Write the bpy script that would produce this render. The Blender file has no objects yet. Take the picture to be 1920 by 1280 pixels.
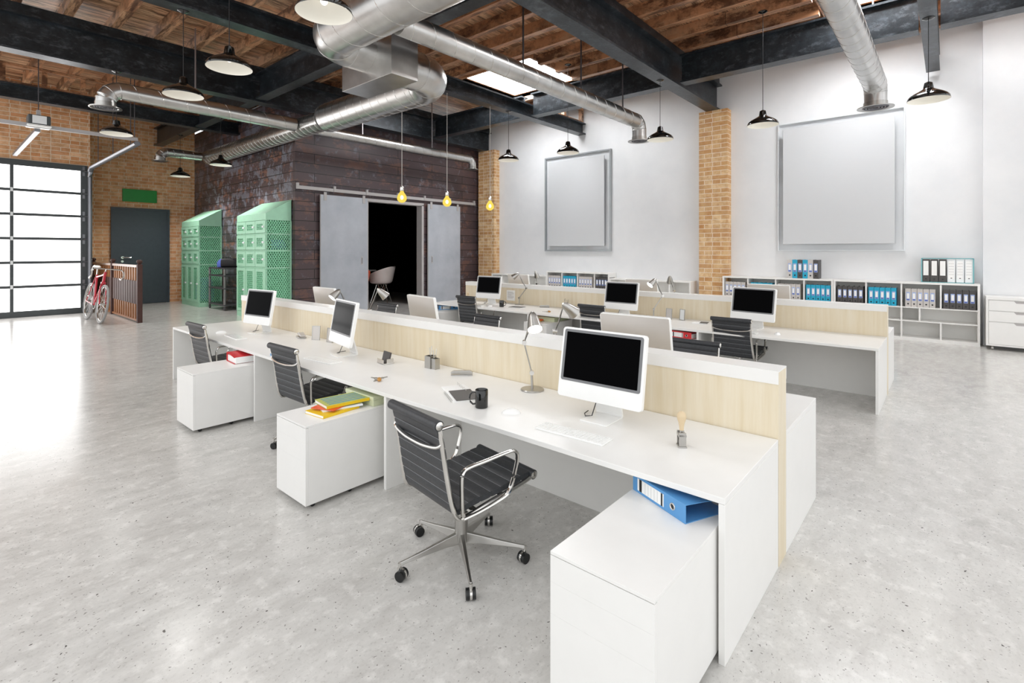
import bpy, bmesh, math, random
from mathutils import Vector, Matrix
PI = math.pi
random.seed(7)
scn = bpy.context.scene
COL = scn.collection

# ------------------------------------------------------------------ materials
def rgb(h):
    h = h.lstrip('#'); v = [int(h[i:i+2], 16)/255 for i in (0, 2, 4)]
    return tuple((c/12.92 if c <= .04045 else ((c+.055)/1.055)**2.4) for c in v) + (1,)
class NT:
    def __init__(s, name):
        s.m = bpy.data.materials.new(name); s.m.use_nodes = True
        s.t = s.m.node_tree; s.b = s.t.nodes['Principled BSDF']; s.out = s.t.nodes['Material Output']
    def n(s, typ, **kw):
        nd = s.t.nodes.new(typ)
        for k, v in kw.items():
            if k in nd.inputs: nd.inputs[k].default_value = v
            else: setattr(nd, k, v)
        return nd
    def l(s, a, b): s.t.links.new(a, b)
    def coord(s, scale=(1, 1, 1), rot=(0, 0, 0)):
        tc = s.n('ShaderNodeTexCoord'); mp = s.n('ShaderNodeMapping')
        mp.inputs['Scale'].default_value = scale; mp.inputs['Rotation'].default_value = rot
        s.l(tc.outputs['Object'], mp.inputs['Vector']); return mp.outputs['Vector']
    def swiz(s, order, scale=(1, 1, 1)):
        tc = s.n('ShaderNodeTexCoord'); sp = s.n('ShaderNodeSeparateXYZ'); cb = s.n('ShaderNodeCombineXYZ')
        s.l(tc.outputs['Object'], sp.inputs[0])
        for i, c in enumerate(order):
            if c == '+':
                ad = s.n('ShaderNodeMath', operation='ADD'); s.l(sp.outputs['X'], ad.inputs[0]); s.l(sp.outputs['Y'], ad.inputs[1]); s.l(ad.outputs[0], cb.inputs[i])
            if c in 'XYZ': s.l(sp.outputs[c], cb.inputs[i])
        mp = s.n('ShaderNodeMapping'); mp.inputs['Scale'].default_value = scale
        s.l(cb.outputs[0], mp.inputs['Vector']); return mp.outputs['Vector']
    def noise(s, vec, scale, detail=4, rough=.6):
        nd = s.n('ShaderNodeTexNoise'); nd.inputs['Scale'].default_value = scale
        nd.inputs['Detail'].default_value = detail; nd.inputs['Roughness'].default_value = rough
        s.l(vec, nd.inputs['Vector']); return nd.outputs['Fac']
    def ramp(s, fac, stops):
        nd = s.n('ShaderNodeValToRGB'); r = nd.color_ramp
        while len(r.elements) < len(stops): r.elements.new(.5)
        for e, (p, c) in zip(r.elements, stops): e.position = p; e.color = c
        s.l(fac, nd.inputs['Fac']); return nd.outputs['Color']
    def mix(s, fac, a, b, mode='MIX'):
        nd = s.n('ShaderNodeMix', data_type='RGBA', blend_type=mode)
        for sock, v in ((nd.inputs[0], fac), (nd.inputs[6], a), (nd.inputs[7], b)):
            if isinstance(v, (int, float)): sock.default_value = v
            elif isinstance(v, tuple): sock.default_value = v
            else: s.l(v, sock)
        return nd.outputs[2]
    def bump(s, h, strength=.2, dist=.01):
        nd = s.n('ShaderNodeBump'); nd.inputs['Strength'].default_value = strength; nd.inputs['Distance'].default_value = dist
        s.l(h, nd.inputs['Height']); s.l(nd.outputs['Normal'], s.b.inputs['Normal'])
def g(v): return (v, v, v, 1)
def simple(name, col, rough=.5, metal=0, spec=.5, emit=None, es=0, coat=0, trans=0, alpha=1, var=.03):
    k = NT(name); b = k.b
    c = rgb(col) if isinstance(col, str) else col
    b.inputs['Roughness'].default_value = rough; b.inputs['Metallic'].default_value = metal
    b.inputs['Specular IOR Level'].default_value = spec; b.inputs['Coat Weight'].default_value = coat
    b.inputs['Transmission Weight'].default_value = trans; b.inputs['Alpha'].default_value = alpha
    if var and not trans:
        f = k.noise(k.coord(), 9, 3)
        lo = tuple(x*(1-var) for x in c[:3])+(1,); hi = tuple(min(1, x*(1+var)) for x in c[:3])+(1,)
        k.l(k.ramp(f, [(.3, lo), (.7, hi)]), b.inputs['Base Color'])
    else: b.inputs['Base Color'].default_value = c
    if emit: b.inputs['Emission Color'].default_value = emit; b.inputs['Emission Strength'].default_value = es
    return k.m
M = {}
M['white'] = simple('white_lacquer', '#eeedea', .32, var=.01)
M['white_gloss'] = simple('white_gloss_plastic', '#f4f4f2', .18, var=.01)
M['grey_plastic'] = simple('grey_plastic', '#77787a', .35)
M['alu_back'] = simple('pale_aluminium', '#c9c4bf', .35, metal=.35, var=.01)
M['black'] = simple('black_plastic', '#121314', .35)
M['black_gloss'] = simple('black_enamel', '#0c0e0e', .08, spec=.6, coat=.3)
M['screen'] = simple('dark_screen_glass', '#030304', .1, spec=.02, var=0)
M['chrome'] = simple('polished_metal', '#d8d6d2', .14, metal=1)
M['brushed'] = simple('brushed_metal', '#b9b7b3', .3, metal=1)
M['dark_metal'] = simple('dark_cart_metal', '#626165', .4, metal=.6)
M['cart_post'] = simple('grey_cart_post', '#aca6a8', .35, metal=.7)
M['white_enamel'] = simple('white_enamel_lining', '#fbf8ee', .4, emit=(1, .97, .9, 1), es=0, var=0)
M['bulb_glow'] = simple('lamp_bulb_glow', '#ffffff', .4, emit=(1, .95, .86, 1), es=1.0, var=0)
M['lampglow'] = simple('desk_lamp_glow', '#ffffff', .4, emit=(1, .98, .94, 1), es=3, var=0)
M['green'] = simple('green_locker_paint', '#a8dcbd', .38, var=.04)
M['sign_green'] = simple('green_sign_panel', '#1c8a36', .35, var=.05)
M['blue'] = simple('blue_card', '#5a9ad2', .3, var=.03)
M['blue_in'] = simple('deep_blue_card', '#1f5fa5', .4)
M['cyan'] = simple('cyan_card', '#1ea6c9', .4)
M['grey_card'] = simple('light_grey_card', '#c9c4c0', .5)
M['dark_card'] = simple('charcoal_card', '#4c4948', .5)
M['white_card'] = simple('white_card', '#eceff0', .5)
M['paper'] = simple('white_paper', '#f5f5f3', .6, var=.01)
M['label_blue'] = simple('blue_label_print', '#5565b0', .5)
M['label_pale'] = simple('pale_blue_label', '#9fb2dd', .5)
M['red'] = simple('red_card', '#cc2f35', .35)
M['orange'] = simple('orange_shell', '#e5531d', .35)
M['shell'] = simple('pinkish_white_shell', '#e4d8d3', .35, var=.01)
M['yellow'] = simple('yellow_cover', '#e9c21a', .4)
M['stripe_blue'] = simple('blue_print', '#2f86b5', .4)
M['olive'] = simple('yellow_green_print', '#b7bb62', .45)
M['palegreen'] = simple('pale_green_box', '#d6dcba', .35)
M['wood_light'] = simple('turned_beech', '#dcc6a2', .4, var=.06)
M['wood_fob'] = simple('orange_wood', '#b9853e', .4, var=.1)
M['bike_red'] = simple('red_bike_paint', '#c3273b', .25, coat=.5)
M['tyre'] = simple('pale_grey_tyre', '#949392', .6)
M['tyre_dark'] = simple('dark_rubber', '#4b4c4c', .6)
M['leather_w'] = simple('white_leather', '#e6dfd6', .45)
M['fence_dark'] = simple('dark_brown_wood', '#43241d', .55, var=.15)
M['fence_mid'] = simple('brown_slat_wood', '#96613a', .45, var=.12)
M['rail_pale'] = simple('pale_rail', '#cbbcb5', .35)
M['door_dark'] = simple('charcoal_door_paint', '#3d464e', .38, var=.08)
M['garage_frame'] = simple('dark_grey_frame', '#454a4c', .45)
M['track'] = simple('galvanised_track', '#85868b', .4, metal=.8)
M['bag_blue'] = simple('blue_bag_cloth', '#5a6fc4', .7, var=.2)
M['bag_grey'] = simple('grey_bag_cloth', '#6d6669', .7)
M['bag_black'] = simple('black_bag_cloth', '#17161a', .6)
M['rail_grey'] = simple('painted_grey_rail', '#b5b1b0', .4)
M['panel_grey'] = simple('blank_grey_panel', '#d0d2d4', .6, var=.004)
M['frame_grey'] = simple('grey_frame_edge', '#a7abae', .35)
M['room_black'] = simple('black_room_paint', '#040505', .25, spec=.2, var=0)
M['cord'] = simple('thin_black_cord', '#232325', .5)
M['cord_white'] = simple('pale_cord', '#c8c4be', .5)
M['pane'] = simple('bright_window_pane', '#ffffff', .5, emit=(1, 1, 1, 1), es=2.0, var=0)
M['skypane'] = simple('bright_skylight_pane', '#ffffff', .5, emit=(.96, .98, 1, 1), es=14, var=0)

k = NT('galvanised_duct'); v = k.coord((1, 1, 1))
f1 = k.noise(k.coord((1, 1, 1)), 2.2, 4, .6)
k.l(k.ramp(f1, [(.3, rgb('#bdbcba')), (.7, rgb('#d6d5d3'))]), k.b.inputs['Base Color'])
k.b.inputs['Metallic'].default_value = 1
rr = k.n('ShaderNodeMapRange'); k.l(f1, rr.inputs['Value']); rr.inputs['To Min'].default_value = .27; rr.inputs['To Max'].default_value = .36
k.l(rr.outputs[0], k.b.inputs['Roughness']); M['duct'] = k.m

k = NT('leather_black'); f = k.noise(k.coord(), 60, 3)
k.l(k.ramp(f, [(.3, rgb('#2c2e31')), (.7, rgb('#3a3c40'))]), k.b.inputs['Base Color'])
k.b.inputs['Roughness'].default_value = .42; k.bump(f, .08, .004); M['leather'] = k.m

M['stitch'] = simple('grey_stitching', '#7d8084', .45)
k = NT('birch_wood'); f = k.noise(k.coord((14, 14, .9)), 1.5, 6, .6); f2 = k.noise(k.coord((1.2, 1.2, .5)), 1.2, 3)
c = k.ramp(f, [(.25, rgb('#dccdae')), (.5, rgb('#e4d8bf')), (.75, rgb('#eae1cd'))])
k.l(k.mix(k.ramp(f2, [(.35, g(0)), (.7, g(.35))]), c, rgb('#d6c39f')), k.b.inputs['Base Color'])
k.b.inputs['Roughness'].default_value = .4; M['birch'] = k.m

# polished concrete
k = NT('polished_concrete')
v = k.coord()
big = k.noise(v, .55, 6, .65); med = k.noise(k.coord((1, 2.2, 1), (0, 0, .5)), 3.2, 7, .72)
base = k.ramp(med, [(.28, rgb('#b4b1ad')), (.52, rgb('#c9c7c3')), (.75, rgb('#d6d4d0'))])
base = k.mix(k.ramp(big, [(.35, g(0)), (.7, g(.5))]), base, rgb('#dbd9d5'))
vo = k.n('ShaderNodeTexVoronoi'); vo.inputs['Scale'].default_value = 46; vo.inputs['Randomness'].default_value = 1
wv = k.n('ShaderNodeMapping'); wv.inputs['Scale'].default_value = (1, 1.15, 1); tc = k.n('ShaderNodeTexCoord'); k.l(tc.outputs['Object'], wv.inputs['Vector'])
dn = k.n('ShaderNodeTexNoise'); dn.inputs['Scale'].default_value = 24; k.l(wv.outputs[0], dn.inputs['Vector'])
wa = k.n('ShaderNodeMix', data_type='RGBA', blend_type='LINEAR_LIGHT'); wa.inputs[0].default_value = .028; k.l(wv.outputs[0], wa.inputs[6]); k.l(dn.outputs['Color'], wa.inputs[7])
k.l(wa.outputs[2], vo.inputs['Vector'])
gate = k.noise(v, 9, 3); sub = k.n('ShaderNodeMath', operation='MULTIPLY'); k.l(gate, sub.inputs[0]); sub.inputs[1].default_value = .31
lt = k.n('ShaderNodeMath', operation='LESS_THAN'); k.l(vo.outputs['Distance'], lt.inputs[0]); k.l(sub.outputs[0], lt.inputs[1])
rnd = k.n('ShaderNodeMath', operation='GREATER_THAN'); rnd.inputs[1].default_value = .5; k.l(vo.outputs['Color'], rnd.inputs[0])
mu = k.n('ShaderNodeMath', operation='MULTIPLY'); k.l(lt.outputs[0], mu.inputs[0]); k.l(rnd.outputs[0], mu.inputs[1])
m2 = k.n('ShaderNodeMath', operation='MULTIPLY'); k.l(mu.outputs[0], m2.inputs[0]); m2.inputs[1].default_value = .75
fine = k.noise(v, 48, 5, .75)
base = k.mix(k.ramp(fine, [(.54, g(0)), (.74, g(.5))]), base, rgb('#8b8884'))
mott = k.noise(v, 11, 5, .7); base = k.mix(k.ramp(mott, [(.52, g(0)), (.66, g(.55))]), base, rgb('#e6e4e0'))
base = k.mix(m2.outputs[0], base, rgb('#77736f'))
v2 = k.n('ShaderNodeTexVoronoi'); v2.inputs['Scale'].default_value = 15; k.l(wa.outputs[2], v2.inputs['Vector'])
l2 = k.n('ShaderNodeMath', operation='LESS_THAN'); k.l(v2.outputs['Distance'], l2.inputs[0]); l2.inputs[1].default_value = .08
r2 = k.n('ShaderNodeMath', operation='GREATER_THAN'); r2.inputs[1].default_value = .6; k.l(v2.outputs['Color'], r2.inputs[0])
m3 = k.n('ShaderNodeMath', operation='MULTIPLY'); k.l(l2.outputs[0], m3.inputs[0]); k.l(r2.outputs[0], m3.inputs[1])
base = k.mix(m3.outputs[0], base, rgb('#57534f'))
k.l(base, k.b.inputs['Base Color'])
rr = k.n('ShaderNodeMapRange'); k.l(med, rr.inputs['Value']); rr.inputs['To Min'].default_value = .13; rr.inputs['To Max'].default_value = .26
k.l(rr.outputs[0], k.b.inputs['Roughness']); k.b.inputs['Specular IOR Level'].default_value = .55
M['concrete'] = k.m

def plaster(name, a, b):
    k = NT(name); f = k.noise(k.coord((1, 1, 1)), 1.1, 7, .62)
    k.l(k.ramp(f, [(.3, rgb(a)), (.7, rgb(b))]), k.b.inputs['Base Color']); k.b.inputs['Roughness'].default_value = .65
    k.bump(k.noise(k.coord(), 30, 4), .08, .01); return k.m
M['plaster'] = plaster('white_plaster', '#e0e2e4', '#eaebec')
M['steel_door'] = plaster('pale_blue_grey_door', '#a3a8b0', '#bcc0c7')

def brick(name, order, c1='#cf9762', c2='#e8c292'):
    k = NT(name); v = k.swiz(order)
    bt = k.n('ShaderNodeTexBrick'); k.l(v, bt.inputs['Vector'])
    bt.inputs['Scale'].default_value = 1; bt.inputs['Brick Width'].default_value = .195; bt.inputs['Row Height'].default_value = .106; bt.squash = 1.95; bt.squash_frequency = 2; bt.offset = .37; bt.offset_frequency = 2
    bt.inputs['Mortar Size'].default_value = .0075; bt.inputs['Mortar Smooth'].default_value = .25; bt.inputs['Bias'].default_value = 0
    bt.inputs['Color1'].default_value = rgb(c1); bt.inputs['Color2'].default_value = rgb(c2); bt.inputs['Mortar'].default_value = rgb('#e6d7c2')
    f = k.noise(v, 5.5, 6, .7); f2 = k.noise(v, 1.7, 3)
    c = k.mix(k.ramp(f, [(.4, g(0)), (.66, g(.75))]), bt.outputs['Color'], rgb('#b67c42'))
    c = k.mix(k.ramp(f2, [(.45, g(0)), (.7, g(.35))]), c, rgb('#98694a'))
    c = k.mix(bt.outputs['Fac'], c, rgb('#e4d4be'))
    k.l(c, k.b.inputs['Base Color']); k.b.inputs['Roughness'].default_value = .75
    inv = k.n('ShaderNodeMath', operation='SUBTRACT'); inv.inputs[0].default_value = 1; k.l(bt.outputs['Fac'], inv.inputs[1])
    k.bump(inv.outputs[0], .5, .01); return k.m
M['brick_x'] = brick('brick_wall_lightened', 'XZ0', '#dc9a6a', '#f0c59c'); M['brick_y'] = brick('brick_pier_facing', '+Z0', '#cb9e68', '#ecd0a2')  # wall copy of the pier brick, coloured lighter and redder against weak light

def darkplank(name, order, rough, warm, cool):
    k = NT(name); v = k.swiz(order)
    bt = k.n('ShaderNodeTexBrick'); k.l(v, bt.inputs['Vector']); bt.inputs['Scale'].default_value = 1
    bt.inputs['Brick Width'].default_value = 2.6; bt.inputs['Row Height'].default_value = .245; bt.inputs['Mortar Size'].default_value = .0085
    bt.inputs['Color1'].default_value = rgb('#41363a'); bt.inputs['Color2'].default_value = rgb('#584748'); bt.inputs['Mortar'].default_value = rgb('#0b0909')
    f = k.noise(k.swiz(order, (1, 1.7, 1)), 1.5, 10, .74); f2 = k.noise(k.swiz(order, (1.6, 1.2, 1)), 1.9, 11, .76)
    c = k.mix(k.ramp(f, [(.53, g(0)), (.58, g(warm))]), bt.outputs['Color'], rgb('#8a5f4e' if cool > .5 else '#775549'))
    c = k.mix(k.ramp(f2, [(.505 if cool > .5 else .56, g(0)), (.55 if cool > .5 else .61, g(cool))]), c, rgb('#7b7d88'))
    c = k.mix(bt.outputs['Fac'], c, rgb('#0d0b0b'))
    k.l(c, k.b.inputs['Base Color'])
    rr = k.n('ShaderNodeMapRange'); k.l(f2, rr.inputs['Value']); rr.inputs['To Min'].default_value = rough-.12; rr.inputs['To Max'].default_value = rough+.15
    k.l(rr.outputs[0], k.b.inputs['Roughness'])
    k.bump(f2, .25, .01); return k.m
M['plank_x'] = darkplank('dark_distressed_planks_front', 'XZ0', .46, .6, .45); M['plank_y'] = darkplank('dark_distressed_planks_side', 'YZ0', .36, .8, .8)

def roughwood(name, order, board):
    k = NT(name); v = k.swiz(order)
    bt = k.n('ShaderNodeTexBrick'); k.l(v, bt.inputs['Vector']); bt.inputs['Scale'].default_value = 1
    bt.inputs['Brick Width'].default_value = 3.1; bt.inputs['Row Height'].default_value = board; bt.inputs['Mortar Size'].default_value = .005
    bt.inputs['Color1'].default_value = rgb('#bd855f'); bt.inputs['Color2'].default_value = rgb('#dcb48f'); bt.inputs['Mortar'].default_value = rgb('#20130c')
    f = k.noise(k.swiz(order, (1, 6, 1)), 2.2, 9, .75); f2 = k.noise(k.swiz(order, (1, 3, 3)), 1.3, 5, .7)
    c = k.mix(k.ramp(f, [(.47, g(0)), (.66, g(.9))]), bt.outputs['Color'], rgb('#4a2b1c'))
    c = k.mix(k.ramp(f2, [(.5, g(0)), (.66, g(.6))]), c, rgb('#c4a080'))
    f3 = k.noise(k.swiz(order, (1, 9, 2)), .9, 9, .8); c = k.mix(k.ramp(f3, [(.49, g(0)), (.57, g(.85))]), c, rgb('#4a2e20'))
    c = k.mix(bt.outputs['Fac'], c, rgb('#1c110b'))
    k.l(c, k.b.inputs['Base Color']); k.b.inputs['Roughness'].default_value = .36; k.bump(f, .25, .01); return k.m
M['boards'] = roughwood('rough_ceiling_boards', 'XY0', .17); M['joist'] = roughwood('rough_joist_timber', 'YXZ', 9); M['timber'] = roughwood('rough_blocking_timber', 'XYZ', 9)

k = NT('weathered_steel'); f = k.noise(k.coord((1, 1, 1)), 3.1, 8, .72); f2 = k.noise(k.coord((1, 1, 2)), 4.5, 9, .78)
c = k.ramp(f, [(.35, rgb('#212529')), (.55, rgb('#2f353a')), (.75, rgb('#434b53'))])
c = k.mix(k.ramp(f2, [(.52, g(0)), (.72, g(.4))]), c, rgb('#8a9098'))
k.l(c, k.b.inputs['Base Color']); k.b.inputs['Metallic'].default_value = .4
rr = k.n('ShaderNodeMapRange'); k.l(f2, rr.inputs['Value']); rr.inputs['To Min'].default_value = .16; rr.inputs['To Max'].default_value = .5
k.l(rr.outputs[0], k.b.inputs['Roughness']); k.bump(f2, .2, .01); M['steel'] = k.m

def mesh_mat(name, ax, pitch, wire):
    # expanded metal: painted wires with real gaps between them
    k = NT(name); tc = k.n('ShaderNodeTexCoord'); sp = k.n('ShaderNodeSeparateXYZ'); k.l(tc.outputs['Object'], sp.inputs[0])
    k.b.inputs['Base Color'].default_value = rgb('#8bd2a9'); k.b.inputs['Roughness'].default_value = .4
    outs = []
    for sgn in (1, -1):
        a = k.n('ShaderNodeMath', operation='MULTIPLY'); k.l(sp.outputs['Z'], a.inputs[0]); a.inputs[1].default_value = sgn*.62
        b = k.n('ShaderNodeMath', operation='ADD'); k.l(sp.outputs[ax], b.inputs[0]); k.l(a.outputs[0], b.inputs[1])
        p = k.n('ShaderNodeMath', operation='PINGPONG'); k.l(b.outputs[0], p.inputs[0]); p.inputs[1].default_value = pitch
        l = k.n('ShaderNodeMath', operation='LESS_THAN'); k.l(p.outputs[0], l.inputs[0]); l.inputs[1].default_value = wire
        outs.append(l.outputs[0])
    mx = k.n('ShaderNodeMath', operation='MAXIMUM'); k.l(outs[0], mx.inputs[0]); k.l(outs[1], mx.inputs[1])
    k.l(mx.outputs[0], k.b.inputs['Alpha']); return k.m
M['mesh_x'] = mesh_mat('green_expanded_mesh_side', 'X', .03, .012); M['mesh_y'] = mesh_mat('green_expanded_mesh_door', 'Y', .03, .012)
def clear(name, tint, mixf):
    k = NT(name); tr = k.n('ShaderNodeBsdfTransparent'); tr.inputs[0].default_value = tint
    gl = k.n('ShaderNodeBsdfGlossy'); gl.inputs['Roughness'].default_value = .05
    mx = k.n('ShaderNodeMixShader'); mx.inputs[0].default_value = mixf
    k.l(tr.outputs[0], mx.inputs[1]); k.l(gl.outputs[0], mx.inputs[2]); k.l(mx.outputs[0], k.out.inputs['Surface']); return k.m
M['acrylic'] = clear('clear_acrylic', (.99, .993, .995, 1), .025)
k = NT('amber_glowing_glass'); tr = k.n('ShaderNodeBsdfTransparent'); tr.inputs[0].default_value = (1, .86, .3, 1)
em = k.n('ShaderNodeEmission'); em.inputs[0].default_value = (1, .78, .16, 1); em.inputs[1].default_value = .75
mx = k.n('ShaderNodeMixShader'); mx.inputs[0].default_value = .55; k.l(tr.outputs[0], mx.inputs[1]); k.l(em.outputs[0], mx.inputs[2]); k.l(mx.outputs[0], k.out.inputs['Surface']); M['amber'] = k.m
M['filament'] = simple('glowing_filament', '#fff3c0', .4, emit=(1, .9, .55, 1), es=14, var=0)

# ------------------------------------------------------------------ mesh helpers
class MB:
    def __init__(s): s.bm = bmesh.new(); s.T = None
    def v(s, p): return s.bm.verts.new(s.T @ Vector(p) if s.T else p)
    def box(s, x0, x1, y0, y1, z0, z1):
        c = [s.v((x, y, z)) for z in (z0, z1) for (x, y) in ((x0, y0), (x1, y0), (x1, y1), (x0, y1))]
        for f in ((3, 2, 1, 0), (4, 5, 6, 7), (0, 1, 5, 4), (1, 2, 6, 5), (2, 3, 7, 6), (3, 0, 4, 7)): s.bm.faces.new([c[i] for i in f])
        return s
    def ring(s, c, d, r, n, ref=None, flat=1.0):
        d = Vector(d).normalized(); ref = Vector(ref) if ref else (Vector((0, 0, 1)) if abs(d.z) < .95 else Vector((1, 0, 0)))
        a = d.cross(ref).normalized(); b = d.cross(a).normalized()
        return [s.v(Vector(c)+a*math.cos(2*PI*i/n)*r+b*math.sin(2*PI*i/n)*r*flat) for i in range(n)]
    def skin(s, rings, cap=True):
        for p, q in zip(rings, rings[1:]):
            n = len(p)
            for i in range(n): s.bm.faces.new([p[i], p[(i+1) % n], q[(i+1) % n], q[i]])
        if cap:
            for r in (rings[0][::-1], rings[-1]):
                try: s.bm.faces.new(r)
                except ValueError: pass
        return s
    def cyl(s, p0, p1, r, n=16, r2=None, cap=True):
        d = Vector(p1)-Vector(p0)
        return s.skin([s.ring(p0, d, r, n), s.ring(p1, d, r if r2 is None else r2, n)], cap)
    def tube(s, pts, r, n=10, flat=1.0, ref=None, cap=True):
        pts = [Vector(p) for p in pts]; R = []
        for i, p in enumerate(pts):
            d = (pts[min(i+1, len(pts)-1)]-pts[max(i-1, 0)])
            rr = r[i] if isinstance(r, (list, tuple)) else r
            R.append(s.ring(p, d, rr, n, ref, flat))
        return s.skin(R, cap)
    def lathe(s, prof, c=(0, 0, 0), n=24, cap=False):
        R = []
        for r, z in prof: R.append([s.v((c[0]+r*math.cos(2*PI*i/n), c[1]+r*math.sin(2*PI*i/n), c[2]+z)) for i in range(n)])
        return s.skin(R, cap)
    def prism(s, poly, ax, a0, a1):
        def P(p, a): return {'x': (a, p[0], p[1]), 'y': (p[0], a, p[1]), 'z': (p[0], p[1], a)}[ax]
        A = [s.v(P(p, a0)) for p in poly]; B = [s.v(P(p, a1)) for p in poly]
        s.skin([A, B]); return s
    def sphere(s, c, r, nu=16, nv=10, sc=(1, 1, 1)):
        R = []
        for j in range(nv+1):
            t = PI*j/nv; rr = max(math.sin(t)*r, 1e-4)
            R.append([s.v((c[0]+rr*math.cos(2*PI*i/nu)*sc[0], c[1]+rr*math.sin(2*PI*i/nu)*sc[1], c[2]-math.cos(t)*r*sc[2])) for i in range(nu)])
        return s.skin(R)
    def torus(s, c, ax, R0, r, n=32, m=8):
        ax = Vector(ax).normalized(); ref = Vector((0, 0, 1)) if abs(ax.z) < .9 else Vector((1, 0, 0))
        a = ax.cross(ref).normalized(); b = ax.cross(a).normalized(); R = []
        for i in range(n):
            t = 2*PI*i/n; e = a*math.cos(t)+b*math.sin(t)
            R.append([s.v(Vector(c)+e*(R0+r*math.cos(2*PI*j/m))+ax*r*math.sin(2*PI*j/m)) for j in range(m)])
        R.append(R[0]); return s.skin(R, False)
def _helix(s, a, b, r, step, w=.0045, n=28):
    a, b = Vector(a), Vector(b); L = (b-a).length; d = (b-a)/L; ref = Vector((0, 0, 1)) if abs(d.z) < .9 else Vector((1, 0, 0))
    e = d.cross(ref).normalized(); f = d.cross(e).normalized(); k = max(1, int(L/step)); N = k*n
    return s.tube([a+d*(L*i/N)+e*r*math.cos(2*PI*i/n)+f*r*math.sin(2*PI*i/n) for i in range(N+1)], w, 5)
MB.helix = _helix
def smooth_pts(P, n=5):
    P = [Vector(p) for p in P]; out = []
    for i in range(len(P)-1):
        a, b, c, d = P[max(i-1, 0)], P[i], P[i+1], P[min(i+2, len(P)-1)]
        for k in range(n):
            t = k/n; out.append(.5*((2*b)+(c-a)*t+(2*a-5*b+4*c-d)*t*t+(3*b-a-3*c+d)*t**3))
    return out+[P[-1]]
def arc(c, r, a0, a1, n, plane='xz'):
    out = []
    for i in range(n+1):
        t = a0+(a1-a0)*i/n; p, q = c[0]+r*math.cos(t), c[1]+r*math.sin(t); out.append((p, q))
    return out
def obj(name, mb, mat, parent=None, smooth=False, bevel=0, seg=2):
    me = bpy.data.meshes.new(name); bmesh.ops.recalc_face_normals(mb.bm, faces=mb.bm.faces); mb.bm.to_mesh(me); mb.bm.free()
    o = bpy.data.objects.new(name, me); COL.objects.link(o); me.materials.append(M[mat] if isinstance(mat, str) else mat)
    if smooth:
        for p in me.polygons: p.use_smooth = True
        try: me.set_sharp_from_angle(angle=math.radians(38))
        except Exception: pass
    if bevel:
        b = o.modifiers.new('bevel', 'BEVEL'); b.width = bevel; b.segments = seg; b.limit_method = 'ANGLE'; b.angle_limit = math.radians(40)
    if parent: o.parent = parent
    return o
def tag(o, label, cat, group=None):
    o['label'] = label; o['category'] = cat
    if group: o['group'] = group
    return o
def thing(name, label, cat, loc=(0, 0, 0), rz=0, group=None, sc=1):
    o = bpy.data.objects.new(name, None); COL.objects.link(o); o.location = loc; o.rotation_euler = (0, 0, rz); o.scale = (sc,)*3
    o.empty_display_size = .1
    return tag(o, label, cat, group)
def struct(name, mb, mat, parent=None, **kw):
    o = obj(name, mb, mat, parent, **kw)
    if not parent: o['kind'] = 'structure'
    return o
def kids(o): return [c for c in list(COL.objects) if c.parent == o]
def dup(root, loc, rz, label, group=None):
    def cp(o, par):
        c = o.copy(); COL.objects.link(c); c.parent = par
        for ch in kids(o): cp(ch, c)
        return c
    r = cp(root, None); r.location = loc; r.rotation_euler = (0, 0, rz); r['label'] = label
    if group: r['group'] = group
    return r
ORD = ['first', 'second', 'third', 'fourth', 'fifth', 'sixth', 'seventh', 'eighth', 'ninth', 'tenth', 'eleventh', 'twelfth', 'thirteenth', 'fourteenth', 'fifteenth', 'sixteenth', 'seventeenth', 'eighteenth', 'nineteenth', 'twentieth']
B = lambda *a: MB().box(*a)

# ------------------------------------------------------------------ room shell
XW, YW, CZ = 12.56, 19.5, 6.07
struct('floor', B(-6, 14, -5, 21, -.2, 0), 'concrete')
struct('wall_right', B(XW, XW+.2, -.47, 12.3, 0, CZ+.3), 'plaster')
struct('trim_1', B(XW-.14, XW+.2, -4, -.47, 0, CZ+.3), 'plaster')
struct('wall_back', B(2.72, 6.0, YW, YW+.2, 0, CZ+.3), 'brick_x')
# garage door wall stands forward of the far brick wall
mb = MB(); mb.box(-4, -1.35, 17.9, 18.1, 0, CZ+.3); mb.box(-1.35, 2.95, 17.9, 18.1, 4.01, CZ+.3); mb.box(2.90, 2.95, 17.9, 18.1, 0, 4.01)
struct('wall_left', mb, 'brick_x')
struct('trim_2', B(2.75, 2.95, 18.1, YW, 0, CZ+.3), 'brick_y')
struct('trim_3', B(12.3, XW, 3.93, 4.60, 0, 5.05), 'brick_y')
struct('trim_4', B(12.3, XW, 11.40, 12.13, 0, 5.05), 'brick_y')
# dark timber room
struct('wall_room_side', B(5.99, 6.11, 12.42, YW, 0, 5.66), 'plank_y')
mb = MB(); mb.box(5.99, 8.04, 12.3, 12.42, 0, 5.66); mb.box(9.97, XW, 12.3, 12.42, 0, 5.66); mb.box(8.04, 9.97, 12.3, 12.42, 3.09, 5.66)
struct('wall_room_front', mb, 'plank_x')
struct('wall_room_inner', B(XW, XW+.2, 12.42, YW, 0, 5.0), 'room_black')
struct('wall_room_rear', B(6.11, XW, YW, YW+.2, 0, 5.0), 'room_black')
struct('ceiling_room', B(6.11, XW, 12.42, YW, 4.6, 4.7), 'room_black')
mb = MB(); mb.box(8.0, 8.06, 12.25, 12.5, 0, 3.09); mb.box(9.95, 10.03, 12.25, 12.5, 0, 3.09); mb.box(8.0, 10.03, 12.25, 12.5, 3.07, 3.15)
struct('trim_5', mb, 'rail_grey')

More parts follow.
